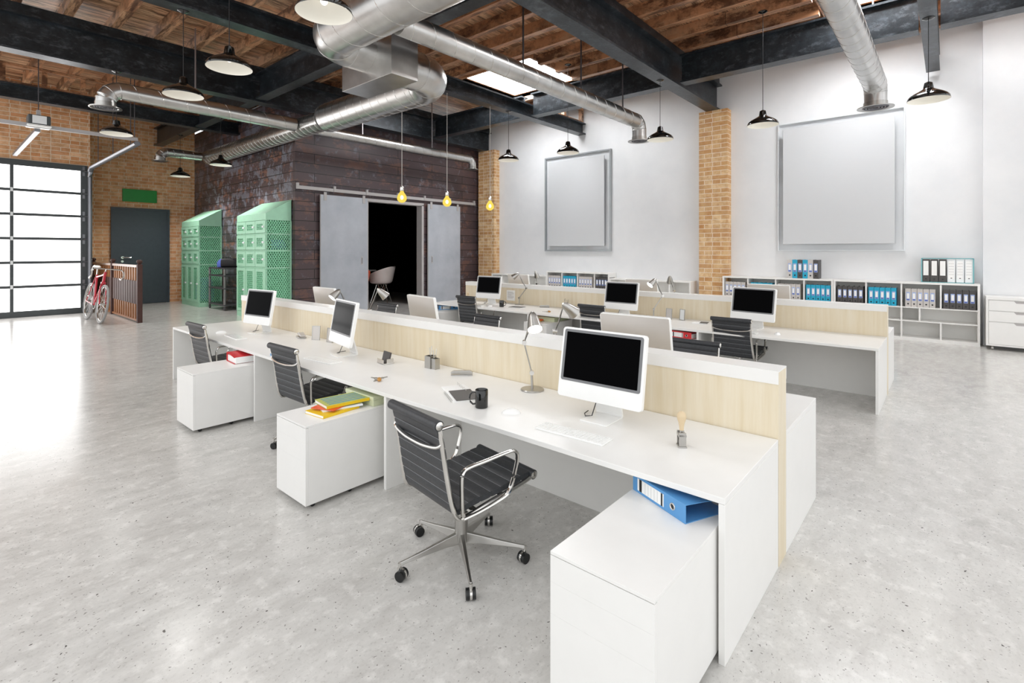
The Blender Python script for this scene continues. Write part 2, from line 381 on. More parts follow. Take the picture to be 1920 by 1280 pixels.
# ceiling with two skylight openings
SK = [(8.72, 11.10, 7.02, 9.48), (8.72, 11.10, -.5, 1.66)]
SP = [(9.0, 11.03, 7.33, 9.42), (9.0, 11.03, -.3, 1.6)]
mb = MB(); xs = sorted({-1.0, 4.0, 7.4, XW, 8.72, 11.10}); ys = sorted({-3.5, 2.8, 4.8, 18.1, YW, -.5, 1.66, 7.02, 9.48})
for a, b in zip(xs, xs[1:]):
    for c, d in zip(ys, ys[1:]):
        mx, my = (a+b)/2, (c+d)/2
        if any(s[0] < mx < s[1] and s[2] < my < s[3] for s in SK): continue
        if (mx < 4.0 and my < 4.8) or (mx < 7.4 and my < 2.8): continue      # unseen boards left out above the camera, to let top light in
        mb.box(a, b, c, d, CZ, CZ+.12)
bmesh.ops.remove_doubles(mb.bm, verts=mb.bm.verts, dist=1e-5)
struct('ceiling', mb, 'boards')
for i, (a, b, c, d) in enumerate(SK):
    mb = MB(); t = .06
    for (x0, x1, y0, y1) in ((a-t, a, c-t, d+t), (b, b+t, c-t, d+t), (a, b, c-t, c), (a, b, d, d+t)): mb.box(x0, x1, y0, y1, 5.95, 6.21)
    pa, pb, pc, pd = SP[i]
    for (x0, x1, y0, y1) in ((a, pa, c, d), (pb, b, c, d), (pa, pb, c, pc), (pa, pb, pd, d)): mb.box(x0, x1, y0, y1, 6.15, 6.2)
    w = struct('window_%d' % (i+1), mb, 'joist')
    gl = obj('pane', B(pa, pb, pc, pd, 6.16, 6.18), 'skypane', w)

# steel frame
def ibeam(poly_ax, c, half, z0, z1, a0, a1, ft=.035, wt=.025):
    p = [(-half, z0), (half, z0), (half, z0+ft), (wt, z0+ft), (wt, z1-ft), (half, z1-ft), (half, z1), (-half, z1), (-half, z1-ft), (-wt, z1-ft), (-wt, z0+ft), (-half, z0+ft)]
    return MB().prism([(c+x, z) for x, z in p], poly_ax, a0, a1)
for y, hf, z0, z1, x0, x1, lab in (
        (.22, .10, 5.07, 5.40, -.5, XW-.16, 'shallow dark steel beam running end-on over the right-hand lamp'),
        (4.28, .15, 5.05, 5.69, -.5, XW-.02, 'deep dark steel girder resting on the nearer brick pier'),
        (8.12, .13, 5.07, 5.40, -.5, XW-.02, 'shallow dark steel beam that the three bare bulbs hang from'),
        (11.90, .15, 5.05, 5.69, -.5, XW-.02, 'deep dark steel girder running above the plank room to the far brick pier'),
        (15.75, .13, 5.07, 5.40, -.5, 5.97, 'shallow dark steel beam nearest the garage door wall')):
    tag(obj('steel_beam', ibeam('x', y, hf, z0, z1, x0, x1), 'steel'), lab, 'beam')
segs1 = [(-3, .09, 'short dark cross beam beyond the end-on beam at far right'), (.35, 4.11, 'dark cross beam above the large wall panel'), (4.45, 7.97, 'dark cross beam above the skylight edge, crossed by the slanting duct'), (8.27, 11.73, 'dark cross beam between the bulb beam and the far girder, near the white wall')]
for a, b, lab in segs1: tag(obj('cross_beam', ibeam('y', 10.08, .13, 5.09, 5.66, a, b), 'steel'), lab, 'beam')
segs2 = [(4.45, 7.97, 'dark cross beam hidden mostly behind the big elbow duct'), (8.27, 11.73, 'dark cross beam left of the square duct box'), (12.07, 15.6, 'dark cross beam above the lockers, far lamp hanging from it'), (15.9, YW-.02, 'dark cross beam whose end sits on the brick wall above the door')]
for a, b, lab in segs2: tag(obj('cross_beam', ibeam('y', 4.93, .12, 5.09, 5.66, a, b), 'steel'), lab, 'beam')
# timber blocking ladders on the shallow beams
for y, x1, lab in ((.22, XW-.2, 'timber blocking frame on the end-on beam at right'), (8.12, XW-.04, 'short timber blocking frame on top of the bulb beam against the white wall'), (15.75, 5.9, 'timber ladder-like blocking frame above the beam by the garage wall')):
    t = thing('blocking_frame', lab, 'timber frame', (0, y, 5.40))
    x0 = 10.7 if y == 8.12 else -.3
    obj('bottom_rail', B(x0, x1, -.06, .06, 0, .06), 'timber', t); obj('top_rail', B(x0, x1, -.06, .06, .395, .455), 'timber', t)
    n = int((x1-x0)/.65)
    for i in range(n+1):
        x = x0+.03+(x1-x0-.06)*i/n
        obj('post', B(x-.045, x+.045, -.055, .055, .06, .395), 'timber', t)
for y, lab in ((4.28, 'dark steel packing strip along the top of the near deep girder'), (11.90, 'dark steel packing strip along the top of the far deep girder')):
    tag(obj('packing_plate', B(-.4, XW-.03, y-.09, y+.09, 5.692, 5.858), 'steel'), lab, 'beam')
# joists
jx = [-.36+.668*i for i in range(20)]
for i, x in enumerate(jx):
    cuts = [(-3.3, YW-.02 if x > 3 else 17.85)]
    for s in SK:
        if s[0]-.12 < x < s[1]+.12:
            nc = []
            for a, b in cuts:
                if a < s[2]-.1 < b: nc.append((a, s[2]-.07))
                if a < s[3]+.1 < b: nc.append((s[3]+.07, b))
            cuts = nc
    mb = MB()
    for a, b in cuts: mb.box(x-.07, x+.07, a, b, 5.86, CZ)
    if i == 0: lab = 'rough brown ceiling joist, leftmost of the row under the boards'
    else: lab = 'rough brown ceiling joist, %s from the left end of the boarded ceiling' % ORD[i]
    tag(obj('ceiling_joist', mb, 'joist'), lab, 'joist', 'rough timber ceiling joists')

# ------------------------------------------------------------------ ducts
def duct_pts(pts, rad, n=8):
    # round the corners of an axis polyline
    P = [Vector(p) for p in pts]; out = [P[0]]
    for a, b, c in zip(P, P[1:], P[2:]):
        d0 = (b-a).normalized(); d1 = (c-b).normalized(); s = b-d0*rad; e = b+d1*rad; ce = s+d1*rad
        for i in range(n+1):
            t = (PI/2)*i/n; out.append(ce-d1*rad*math.cos(t)+d0*rad*math.sin(t))
    out.append(P[-1]); return out
def duct(parent, name, pts, r, rad, ringstep, end=None):
    mb = MB(); q = duct_pts(pts, rad); mb.tube(q, r, 28, ref=None if True else None)
    return obj(name, mb, 'duct', parent, smooth=True)
def seams(parent, a, b, r, step, name='seam_ring'):
    mb = MB(); mb.helix(a, b, r, step, .0035); return obj('spiral_seam', mb, 'chrome', parent, smooth=True)
def elbow_rings(mb, q, r):
    for p0, p1 in zip(q[1::3], q[2::3]): mb.torus(p0, p1-p0, r+.001, .004, 28, 5)
def diffuser(parent, c, r):
    mb = MB(); mb.lathe([(r*.66, .10), (r*.66, .03), (r, .012), (r, 0), (r*.9, -.004), (r*.72, .01), (r*.62, .03)], c, 28)
    d = obj('diffuser_collar', mb, 'brushed', parent, smooth=True)
    mb = MB()
    for kk in (.2, .36, .52, .66): mb.torus((c[0], c[1], c[2]+.012), (0, 0, 1), r*kk, .012, 24, 6)
    obj('diffuser_rings', mb, 'dark_metal', d, smooth=True)
    return d
def tee(parent, c, d, r):
    c = Vector(c); d = Vector(d); mb = MB(); mb.cyl(c, c+d*.10, r*1.12, 24); return obj('branch_collar', mb, 'duct', parent, smooth=True)
def rodpart(parent, x, y, z0, z1, w=.018, mat='dark_metal'):
    return obj('hanger_rod', B(x-w/2, x+w/2, y-w/2, y+w/2, z0, z1), mat, parent)

# main trunk: big duct, plenum box, elbow and long run over the lockers are one welded thing
t = thing('trunk_duct', 'large silver spiral trunk duct with elbows and a square box, running back over the lockers', 'duct')
Z1, Z3 = 4.6, 4.55
q = duct_pts([(3.57, -3.2, Z1), (3.57, 6.43, Z1), (4.2, 6.43, Z1)], .34)
mb = MB(); mb.tube(q, .295, 32)
for i in (1, 5, 9): mb.torus(q[i], q[i+1]-q[i], .296, .006, 28, 5)
obj('near_duct', mb, 'duct', t, smooth=True)
seams(t, (3.57, 2.4, Z1), (3.57, 6.05, Z1), .295, .42)
obj('plenum_box', B(4.18, 4.64, 5.80, 7.06, 4.14, 5.06), 'duct', t, bevel=.004)
q = duct_pts([(4.62, 6.43, Z3), (5.66, 6.43, Z3), (5.66, 10.1, Z3)], .55)
mb = MB(); mb.tube(q, .30, 32); mb.torus((4.9, 6.43, Z3), (1, 0, 0), .301, .006, 28, 5)
for i in (1, 5, 9): mb.torus(q[i], q[i+1]-q[i], .301, .006, 28, 5)
obj('elbow_duct', mb, 'duct', t, smooth=True)
seams(t, (5.66, 7.0, Z3), (5.66, 10.1, Z3), .30, .24)
mb = MB(); mb.tube([(5.66, 10.1, Z3), (5.69, 10.22, Z3), (5.70, 10.3, Z3), (5.70, 17.2, Z3), (5.70, 17.55, Z3)], [.302, .25, .222, .222, .1], 28)
obj('far_duct', mb, 'duct', t, smooth=True)
seams(t, (5.70, 10.35, Z3), (5.70, 17.2, Z3), .222, .21)
rodpart(t, 5.68, 7.6, Z3+.2, 6.07)

def branch(label, p0, p1, r, zend, step=.35, hang=(), elb=.2):
    t = thing('branch_duct', label, 'duct'); x, y, z = p1
    q = duct_pts([p0, p1, (x, y, zend+.06)], elb)
    mb = MB(); mb.tube(q, r, 24)
    for i in (2, 5, 8): mb.torus(q[i], q[i+1]-q[i-1], r, .0055, 24, 5)
    obj('duct_tube', mb, 'duct', t, smooth=True)
    d = (Vector(p1)-Vector(p0)).normalized(); mb = MB()
    mb.helix(Vector(p0)+d*.1, Vector(p1)-d*elb, r, step, .0035, 24); obj('spiral_seam', mb, 'chrome', t, smooth=True)
    diffuser(t, (x, y, zend), r*1.6)
    for hx, hz in hang: rodpart(t, hx, y, z+r*.9, hz, .022, 'cart_post' if y > 11 else 'dark_metal')
    return t
branch('silver branch duct crossing below the skylight, its diffuser near the white wall', (3.86, 5.2, 4.55), (10.35, 5.2, 4.55), .153, 4.12, .36, ((6.3, 6.07), (8.0, 6.07), (9.6, 6.07)))
branch('silver branch duct over the sliding doors ending above the far brick pier', (5.94, 11.36, 4.56), (11.25, 11.36, 4.56), .115, 4.25, .3, ((7.3, 6.07), (9.6, 6.07)), .17)
branch('silver branch duct with round diffuser at upper left, joining the trunk duct', (5.46, 11.22, 4.55), (2.06, 11.22, 4.55), .148, 4.2, .36, ((3.46, 6.07),), .24)
branch('short silver branch duct in front of the brick wall above the dark door', (5.46, 17.2, 4.55), (4.4, 17.2, 4.55), .13, 4.27, .25, (), .2)
branch('silver duct at upper right coming down over the large wall panel', (3.84, .97, 4.6), (10.9, .97, 4.6), .172, 4.2, .3, ((10.5, 6.07),), .16)

# ------------------------------------------------------------------ pendant lamps
RL = .25
def pendant(top):
    t = thing('pendant_lamp', '', 'lamp')
    out = [(RL, 0), (RL+.001, .008), (RL-.004, .035), (RL-.022, .062), (RL-.06, .092), (.13, .125), (.085, .15), (.062, .168), (.056, .21), (.048, .25), (.02, .266), (.006, .268)]
    s = obj('lamp_shade', MB().lathe(out, n=40), 'black_gloss', t, smooth=True)
    obj('shade_lining', MB().lathe([(RL-.001, 0), (RL-.010, .03), (RL-.03, .055), (RL-.066, .082), (.125, .115), (.08, .14), (.05, .155), (.005, .157)], n=40), 'white_enamel', t, smooth=True)
    obj('bulb', MB().sphere((0, 0, .115), .034, 16, 10, (1, 1, 1.2)), 'bulb_glow', t, smooth=True)
    return t
def finish_pendant(t, top):
    obj('cord', MB().cyl((0, 0, .266), (0, 0, top), .005, 8), 'cord', t, smooth=True)
    obj('ceiling_canopy', MB().lathe([(.002, top-.03), (.03, top-.028), (.075, top-.006), (.075, top)], n=20, cap=True), 'black_gloss', t, smooth=True)
PL = [(2.39, 4.345, 5.05, 'black pendant lamp at top centre in front of the big trunk duct'), (2.37, 6.516, 5.86, 'black pendant lamp hanging before the joists left of the big duct'),
      (2.367, 8.16, 5.07, 'black pendant lamp in front of the upper-left branch duct'), (2.33, 11.80, 5.05, 'black pendant lamp below the round diffuser at upper left'),
      (4.88, 17.1, 5.09, 'small black pendant lamp by the brick wall above the dark door'), (4.92, 14.08, 5.09, 'small black pendant lamp in front of the plank wall above the lockers'),
      (9.21, 8.06, 5.07, 'small black pendant lamp left of the tall wall panel'), (9.39, 6.45, 5.86, 'small black pendant lamp just above the tall wall panel'),
      (9.45, 4.30, 5.05, 'black pendant lamp beside the duct diffuser left of the nearer brick pier'), (9.53, 2.45, 5.86, 'black pendant lamp between the nearer brick pier and the large wall panel'),
      (9.50, .22, 5.07, 'black pendant lamp furthest right, under the end-on beam')]
ZL = 3.88
p0 = pendant(0)
for i, (x, y, top, lab) in enumerate(PL):
    t = p0 if i == 0 else dup(p0, (x, y, ZL), 0, lab)
    if i == 0: t.location = (x, y, ZL); t['label'] = lab
    t['group'] = 'black pendant lamps'
for i, (x, y, top, lab) in enumerate(PL):
    t = [o for o in COL.objects if o.parent is None and o.get('label') == lab][0]
    finish_pendant(t, top-ZL)
    L = bpy.data.lights.new('lamp_light', 'SPOT'); L.energy = {3: 50, 4: 115, 5: 100, 6: 22, 7: 22, 8: 20, 9: 18, 10: 14}.get(i, 27); L.shadow_soft_size = .2; L.spot_size = math.radians(140); L.spot_blend = .6; L.color = (1, .985, .96)
    lo = bpy.data.objects.new('lamp_light', L); COL.objects.link(lo); lo.location = (x, y, ZL+.02)
# bare bulbs
for i, (x, lab) in enumerate(((6.1, 'amber globe bulb on a cord, leftmost of the three before the sliding door opening'), (7.28, 'amber globe bulb on a cord hanging before the right sliding door'), (8.62, 'amber globe bulb on a cord in front of the far brick pier'))):
    t = thing('hanging_bulb', lab, 'lamp', (x, 8.12, 2.74), 0, 'amber globe bulbs')
    obj('glass_globe', MB().lathe([(.002, -.105), (.05, -.092), (.088, -.05), (.095, -.01), (.08, .045), (.045, .095), (.03, .13)], n=24), 'amber', t, smooth=True)
    obj('filament', MB().sphere((0, 0, 0), .03, 10, 8, (1, 1, 1.4)), 'filament', t, smooth=True)
    obj('socket', MB().lathe([(.03, .125), (.036, .14), (.036, .2), (.012, .23)], n=16, cap=True), 'chrome', t, smooth=True)
    obj('cord', MB().cyl((0, 0, .22), (0, 0, 2.33), .007, 8), 'cord_white', t, smooth=True)

# ------------------------------------------------------------------ desks
DT = .687
def bench(label, xa, xb, y0, y1, divs, panel_x, side):
    # xa = user edge, xb = edge against the partition
    t = thing('desk_bench', label, 'desk', (0, 0, 0))
    lo, hi = min(xa, xb), max(xa, xb)
    obj('tabletop', B(lo, hi, y0, y1, DT-.027, DT), 'white', t, bevel=.002)
    for y in (y0, y1-.027): obj('end_panel', B(lo, hi, y, y+.027, 0, DT-.028), 'white', t, bevel=.002)
    for y in divs: obj('divider_panel', B(lo, panel_x if xa < xb else hi, y-.0135, y+.0135, 0, DT-.028), 'white', t, bevel=.002) if xa < xb else obj('divider_panel', B(panel_x, hi, y-.0135, y+.0135, 0, DT-.028), 'white', t, bevel=.002)
    e = [y0+.027]+[c for d in divs for c in (d-.0135, d+.0135)]+[y1-.027]
    for a, b in zip(e[::2], e[1::2]): obj('modesty_panel', B(min(panel_x, panel_x+side*.02), max(panel_x, panel_x+side*.02), a, b, 0, DT-.028), 'white', t)
    return t
def partition(label, x0, x1, y0, y1):
    t = thing('desk_partition', label, 'partition', (0, 0, 0))
    obj('wood_panel', B(x0, x1, y0, y1, 0, 1.044), 'birch', t)
    mb = MB(); mb.box(x0-.006, x1+.006, y0, y1, 1.044, 1.052); mb.box(x0-.006, x0, y0, y1, .98, 1.044); mb.box(x1, x1+.006, y0, y1, .98, 1.044)
    obj('white_cap', mb, 'white', t)
    return t
Y10, Y11 = .690, 7.765
bench('long white desk bench nearest the camera, with three workplaces', 2.13, 2.984, Y10, Y11, (3.032, 5.225), 2.86, 1)
partition('nearest pale wood partition with white cap, running down the first desk block', 2.99, 3.155, Y10, Y11)
bench('white desk bench behind the nearest wood partition', 4.0, 3.161, Y10, Y11, (3.032, 5.4), 3.28, -1)
Y20, Y21 = .545, 7.64
bench('white desk bench on the near side of the second desk block', 6.42, 7.364, Y20, Y21, (2.42, 5.2), 7.22, 1)
partition('second pale wood partition with white cap, in the farther desk block', 7.37, 7.535, Y20, Y21)
bench('white desk bench on the far side of the second desk block, facing the shelves', 8.36, 7.541, Y20, Y21, (2.9, 5.2), 7.66, -1)

def pedestal(label, x0, x1, y0, y1, h=.555, group='white rolling drawer pedestals'):
    t = thing('drawer_pedestal', label, 'drawer cabinet', ((x0+x1)/2, (y0+y1)/2, 0), 0, group); a, b = (x1-x0)/2, (y1-y0)/2
    obj('body', B(-a+.0195, a, -b, b, .035, h-.0124), 'white', t, bevel=.0004)
    obj('top_panel', B(-a, a, -b, b, h-.012, h), 'white', t, bevel=.0006)
    zs = [.035, .035+(h-.05)*.56, .035+(h-.05)*.8, h-.0145]
    for z0, z1 in zip(zs, zs[1:]): obj('drawer', B(-a, -a+.019, -b, b, z0+.0002, z1-.0002), 'white', t, bevel=.0003)
    for x in (-a+.07, -.03, a-.07):
        for y in (-b+.05, b-.05):
            c = obj('caster', MB().cyl((x, y-.012, .0175), (x, y+.012, .0175), .0175, 14), 'black', t, smooth=True)
    return t
pedestal('white drawer pedestal in the foreground with the blue binder on it', 1.556, 2.40, .727, 1.15)
pedestal('white drawer pedestal with yellow magazines and a green box on it', 1.61, 2.36, 3.161, 3.574)
pedestal('white drawer pedestal with a red binder on it, at the far left desk', 1.61, 2.36, 5.281, 5.74)
pedestal('white drawer pedestal with green box and magazines under the second desk block', 6.28, 7.0, 4.72, 5.17)
pedestal('white drawer pedestal with a red binder under the second desk block', 6.2, 7.0, 2.45, 2.85)
pedestal('white drawer pedestal with a blue binder at the left end of the second desk block', 6.02, 7.05, 7.10, 7.58)

# ------------------------------------------------------------------ office chairs
def ribbed(pts, thick, w, rib):
    # padded sling: outline of a thick curved strip with sewn grooves, extruded across the width
    P = [Vector((p[0], 0, p[1])) for p in pts]; s = [0]
    for a, b in zip(P, P[1:]): s.append(s[-1]+(b-a).length)
    def at(d):
        for i in range(len(P)-1):
            if d <= s[i+1] or i == len(P)-2:
                f = (d-s[i])/(s[i+1]-s[i]); return P[i].lerp(P[i+1], f), (P[i+1]-P[i]).normalized()
    L = s[-1]; n = max(1, round(L/rib)); up = []; dn = []
    for j in range(n):
        for f, hh in ((.0, .74), (.08, .97), (.5, 1.03), (.92, .97)):
            p, d = at(L*(j+f)/n); nm = Vector((-d.z, 0, d.x))
            up.append(p+nm*thick/2*hh); dn.append(p-nm*thick/2*hh)
    p, d = at(L); nm = Vector((-d.z, 0, d.x)); up.append(p+nm*thick*.3); dn.append(p-nm*thick*.3)
    poly = [(v.x, v.z) for v in up]+[(v.x, v.z) for v in reversed(dn)]
    mb = MB(); A = [mb.v((p[0], -w/2, p[1])) for p in poly]; Bv = [mb.v((p[0], w/2, p[1])) for p in poly]
    m = len(up)
    N = len(poly)
    for i in range(N): mb.bm.faces.new([A[i], A[(i+1) % N], Bv[(i+1) % N], Bv[i]])
    for R in (A, Bv):
        for i in range(m-1): mb.bm.faces.new([R[i], R[i+1], R[N-2-i], R[N-1-i]])
    return mb
def stitching(pts, thick, w, rib, sides):
    P = [Vector((p[0], 0, p[1])) for p in pts]; s = [0]
    for a, b in zip(P, P[1:]): s.append(s[-1]+(b-a).length)
    L = s[-1]; n = max(1, round(L/rib)); mb = MB()
    for j in range(1, n):
        d = L*j/n; i = max(k for k in range(len(P)-1) if s[k] <= d)
        p = P[i].lerp(P[i+1], (d-s[i])/(s[i+1]-s[i])); q = (P[i+1]-P[i]).normalized(); nm = Vector((-q.z, 0, q.x))
        for sd in sides:
            c = p+nm*(thick/2*.76*sd); mb.cyl((c.x, -w/2+.004, c.z), (c.x, w/2-.004, c.z), .0017, 6)
    return mb
def make_chair():
    t = thing('office_chair', '', 'chair', (0, 0, 0), 0, 'black ribbed office chairs')
    seat = [(-.19, .405), (-.10, .425), (.02, .432), (.14, .44), (.25, .455), (.30, .455)]
    back = [(-.195, .40), (-.215, .46), (-.235, .55), (-.252, .65), (-.27, .75), (-.292, .845)]
    obj('seat', ribbed(seat, .03, .47, .075), 'leather', t, smooth=True)
    obj('backrest', ribbed(back, .026, .445, .06), 'leather', t, smooth=True)
    for host, pr_, th_, w_, rb_, sd_ in (('seat', seat, .03, .47, .075, (1,)), ('backrest', back, .026, .445, .06, (1, -1))):
        st_ = obj('stitching', stitching(pr_, th_, w_, rb_, sd_), 'stitch', t); st_['kind'] = 'stuff'
    for nm, (x, z), L in (('back_roll', (-.299, .858), .475), ('seat_roll', (.315, .452), .50)):
        r = obj(nm, MB().cyl((x, -L/2, z), (x, L/2, z), .026, 18), 'leather', t, smooth=True)
        for sg in (-1, 1): obj('end_cap', MB().lathe([(.021, 0), (.021, .004), (.012, .008), (.001, .008)], n=16), 'chrome', r, smooth=True).matrix_local = Matrix.Translation((x, sg*L/2, z)) @ Matrix.Rotation(-sg*PI/2, 4, 'X')
    for sg in (-1, 1):
        y = sg*.243
        y5 = sg*.224; y6 = sg*.230
        pts = [(-.292, y5, .85), (-.276, y5, .76), (-.258, y5, .65), (-.243, y6, .55), (-.225, sg*.238, .45), (-.205, y, .395), (-.165, y, .372), (-.08, y, .385), (.03, y, .402), (.14, y, .415), (.25, y, .432), (.30, y, .444)]
        obj('side_frame', MB().tube(smooth_pts(pts, 3), .0135, 8, .8), 'chrome', t, smooth=True)
        y2 = sg*.262
        arm = [(-.17, sg*.255, .39), (-.182, y2, .43), (-.185, y2, .52), (-.184, y2, .58), (-.172, y2, .612), (-.14, y2, .624), (-.04, y2, .628), (.10, y2, .634), (.15, y2, .632), (.178, y2, .612), (.180, y2, .575), (.165, y2, .52), (.14, y2, .455), (.10, sg*.272, .42), (.03, sg*.265, .398), (-.08, sg*.258, .38), (-.17, sg*.255, .375)]
        obj('armrest', MB().tube(smooth_pts(arm, 4), .0125, 8, .75), 'chrome', t, smooth=True)
    sp = [(-.274, -.224, .765), (-.287, -.20, .742), (-.296, -.10, .728), (-.298, 0, .725), (-.296, .10, .728), (-.287, .20, .742), (-.274, .224, .765)]
    obj('back_spreader', MB().tube(smooth_pts(sp, 4), .0135, 8, .65), 'chrome', t, smooth=True)
    mb = MB(); mb.box(-.10, .10, -.03, .03, .365, .39); mb.box(-.11, -.07, -.24, .24, .375, .392); mb.box(.08, .12, -.24, .24, .39, .407)
    obj('seat_support', mb, 'chrome', t, bevel=.004)
    obj('column', MB().lathe([(.036, .10), (.036, .26), (.027, .265), (.027, .34), (.045, .345), (.045, .37)], n=20, cap=True), 'brushed', t, smooth=True)
    for i in range(5):
        a = math.radians(26+72*i); T = Matrix.Rotation(a, 4, 'Z'); mb = MB(); mb.T = T
        sec = [(.02, .021, .09, .15), (.10, .017, .092, .135), (.22, .0125, .084, .11), (.32, .010, .076, .093), (.352, .010, .07, .088)]
        mb.skin([[mb.v((x, -w, z0)), mb.v((x, w, z0)), mb.v((x, w*.6, z1)), mb.v((x, -w*.6, z1))] for x, w, z0, z1 in sec])
        lg = obj('base_leg', mb, 'brushed', t, bevel=.003)
        mb = MB(); mb.T = T @ Matrix.Translation((.352, 0, 0)) @ Matrix.Rotation(.9*i+.4, 4, 'Z')
        mb.cyl((0, 0, .05), (0, 0, .085), .009, 10); mb.box(-.012, .022, -.005, .005, .03, .058)
        mb.cyl((.012, -.006, .03), (.012, .006, .03), .03, 16)
        cs = obj('caster_fork', mb, 'chrome', lg, smooth=True)
        mb = MB(); mb.T = T @ Matrix.Translation((.352, 0, 0)) @ Matrix.Rotation(.9*i+.4, 4, 'Z')
        for sg in (-1, 1): mb.cyl((.012, sg*.007, .027), (.012, sg*.024, .027), .027, 18)
        obj('caster_wheel', mb, 'black', lg, smooth=True)
    return t
ch = make_chair()
CH = [(1.935, 2.04, -8, 'black ribbed office chair closest to the camera, between two white pedestals'), (2.30, 4.34, 1, 'black ribbed office chair beside the pedestal with yellow magazines'),
      (2.28, 6.42, 2, 'black ribbed office chair at far left, behind the pedestal with the red binder'), (6.66, 6.6, 2, 'black ribbed office chair at the left workplace of the second desk block'),
      (6.86, 4.07, -2, 'black ribbed office chair at the middle workplace of the second desk block'), (6.69, 2.0, -1, 'black ribbed office chair at the right workplace of the second desk block'),
      (4.36, 6.55, 181, 'black office chair behind the first partition, leftmost, only its top showing'), (4.36, 4.45, 176, 'black office chair behind the first partition, middle one of the three'),
      (4.30, 1.77, 180, 'black office chair behind the first partition, rightmost, beside the large monitor back')]
for i, (x, y, a, lab) in enumerate(CH):
    if i == 0: ch.location = (x, y, 0); ch.rotation_euler = (0, 0, math.radians(a)); ch['label'] = lab
    else: dup(ch, (x, y, 0), math.radians(a), lab)

# ------------------------------------------------------------------ monitors (screen faces -x)
def rslab(w, z0, z1, x0, x1, rad, n=6):
    p = []
    for cy, cz, a in ((w/2-rad, z1-rad, 0), (-w/2+rad, z1-rad, 90), (-w/2+rad, z0+rad, 180), (w/2-rad, z0+rad, 270)):
        for i in range(n+1):
            t = math.radians(a+90*i/n); p.append((cy+rad*math.cos(t), cz+rad*math.sin(t)))
    return MB().prism(p, 'x', x0, x1)
def make_monitor():
    t = thing('computer_monitor', '', 'monitor', (0, 0, 0), 0, 'white all-in-one computers'); W, Hh = .565, .425
    tilt = Matrix.Translation((-.012, 0, .108)) @ Matrix.Rotation(math.radians(10), 4, 'Y')
    h = obj('housing', rslab(W, 0, Hh, -.018, .014, .02), 'white_gloss', t, bevel=.003); h.matrix_local = tilt
    mb = MB(); mb.skin([[mb.v((x, y*(W/2-i), z0+(z*(Hh-2*i)+i))) for y, z in ((-1, 0), (1, 0), (1, 1), (-1, 1))] for x, i, z0 in ((.0142, .006, 0), (.03, .05, 0), (.04, .11, 0))])
    b = obj('rear_shell', mb, 'alu_back', t, smooth=True); b.matrix_local = tilt
    f = obj('bezel', rslab(W-.03, .098, Hh-.012, -.0195, -.0178, .014), 'grey_plastic', t); f.matrix_local = tilt
    s = obj('screen', rslab(W-.066, .114, Hh-.028, -.0203, -.0194, .004), 'screen', t); s.matrix_local = tilt
    mb = MB(); w = .09
    prof = [(.055, .26), (.075, .26), (.125, .02), (.115, .006), (-.07, .006), (-.07, 0), (.118, 0), (.135, .015)]
    prof = [(.05, .27), (.06, .275), (.135, .012), (.125, 0), (-.075, 0), (-.075, .008), (.112, .008), (.118, .016)]
    mb.prism(prof, 'y', -w, w); obj('stand', mb, 'alu_back' if False else 'white_gloss', t, bevel=.002)
    cb = [(.05, .03, .15), (.0, .05, .02), (-.01, .09, .012), (.03, .12, .012), (.09, .13, .012)]
    obj('power_cable', MB().tube(cb, .003, 6), 'cord', t, smooth=True)
    return t
mo = make_monitor()
MO = [(2.62, 1.575, 1, 'white computer monitor with dark screen, biggest and nearest, right of the tall desk lamp'), (2.62, 4.44, -11, 'white computer monitor turned sharply side-on, beside the two small photo stands'),
      (2.66, 6.42, 8, 'white computer monitor at far left of the first bench, before the green locker'), (6.93, 6.58, 6, 'white computer monitor on the second desk block, leftmost, by the sheet of paper'),
      (6.95, 3.80, 0, 'white computer monitor in the middle of the second desk block, under the blue binders'), (6.98, 1.92, -9, 'white computer monitor on the right of the second desk block, facing the camera'),
      (3.48, 6.22, 179, 'white monitor back, leftmost behind the first partition, before the pale sliding door'), (3.52, 4.27, 171, 'white monitor seen from behind, in front of the dark room opening'),
      (3.55, 1.80, 182, 'white monitor seen from behind, next to the large nearest screen'), (7.95, 6.65, 178, 'white monitor seen from behind, leftmost behind the second partition'),
      (7.95, 3.93, 182, 'white monitor seen from behind, in the middle behind the second partition'), (7.95, 1.96, 180, 'white monitor seen from behind, rightmost behind the second partition')]
for i, (x, y, a, lab) in enumerate(MO):
    if i == 0: mo.location = (x, y, DT); mo.rotation_euler = (0, 0, math.radians(a)); mo['label'] = lab
    else: dup(mo, (x, y, DT), math.radians(a), lab)

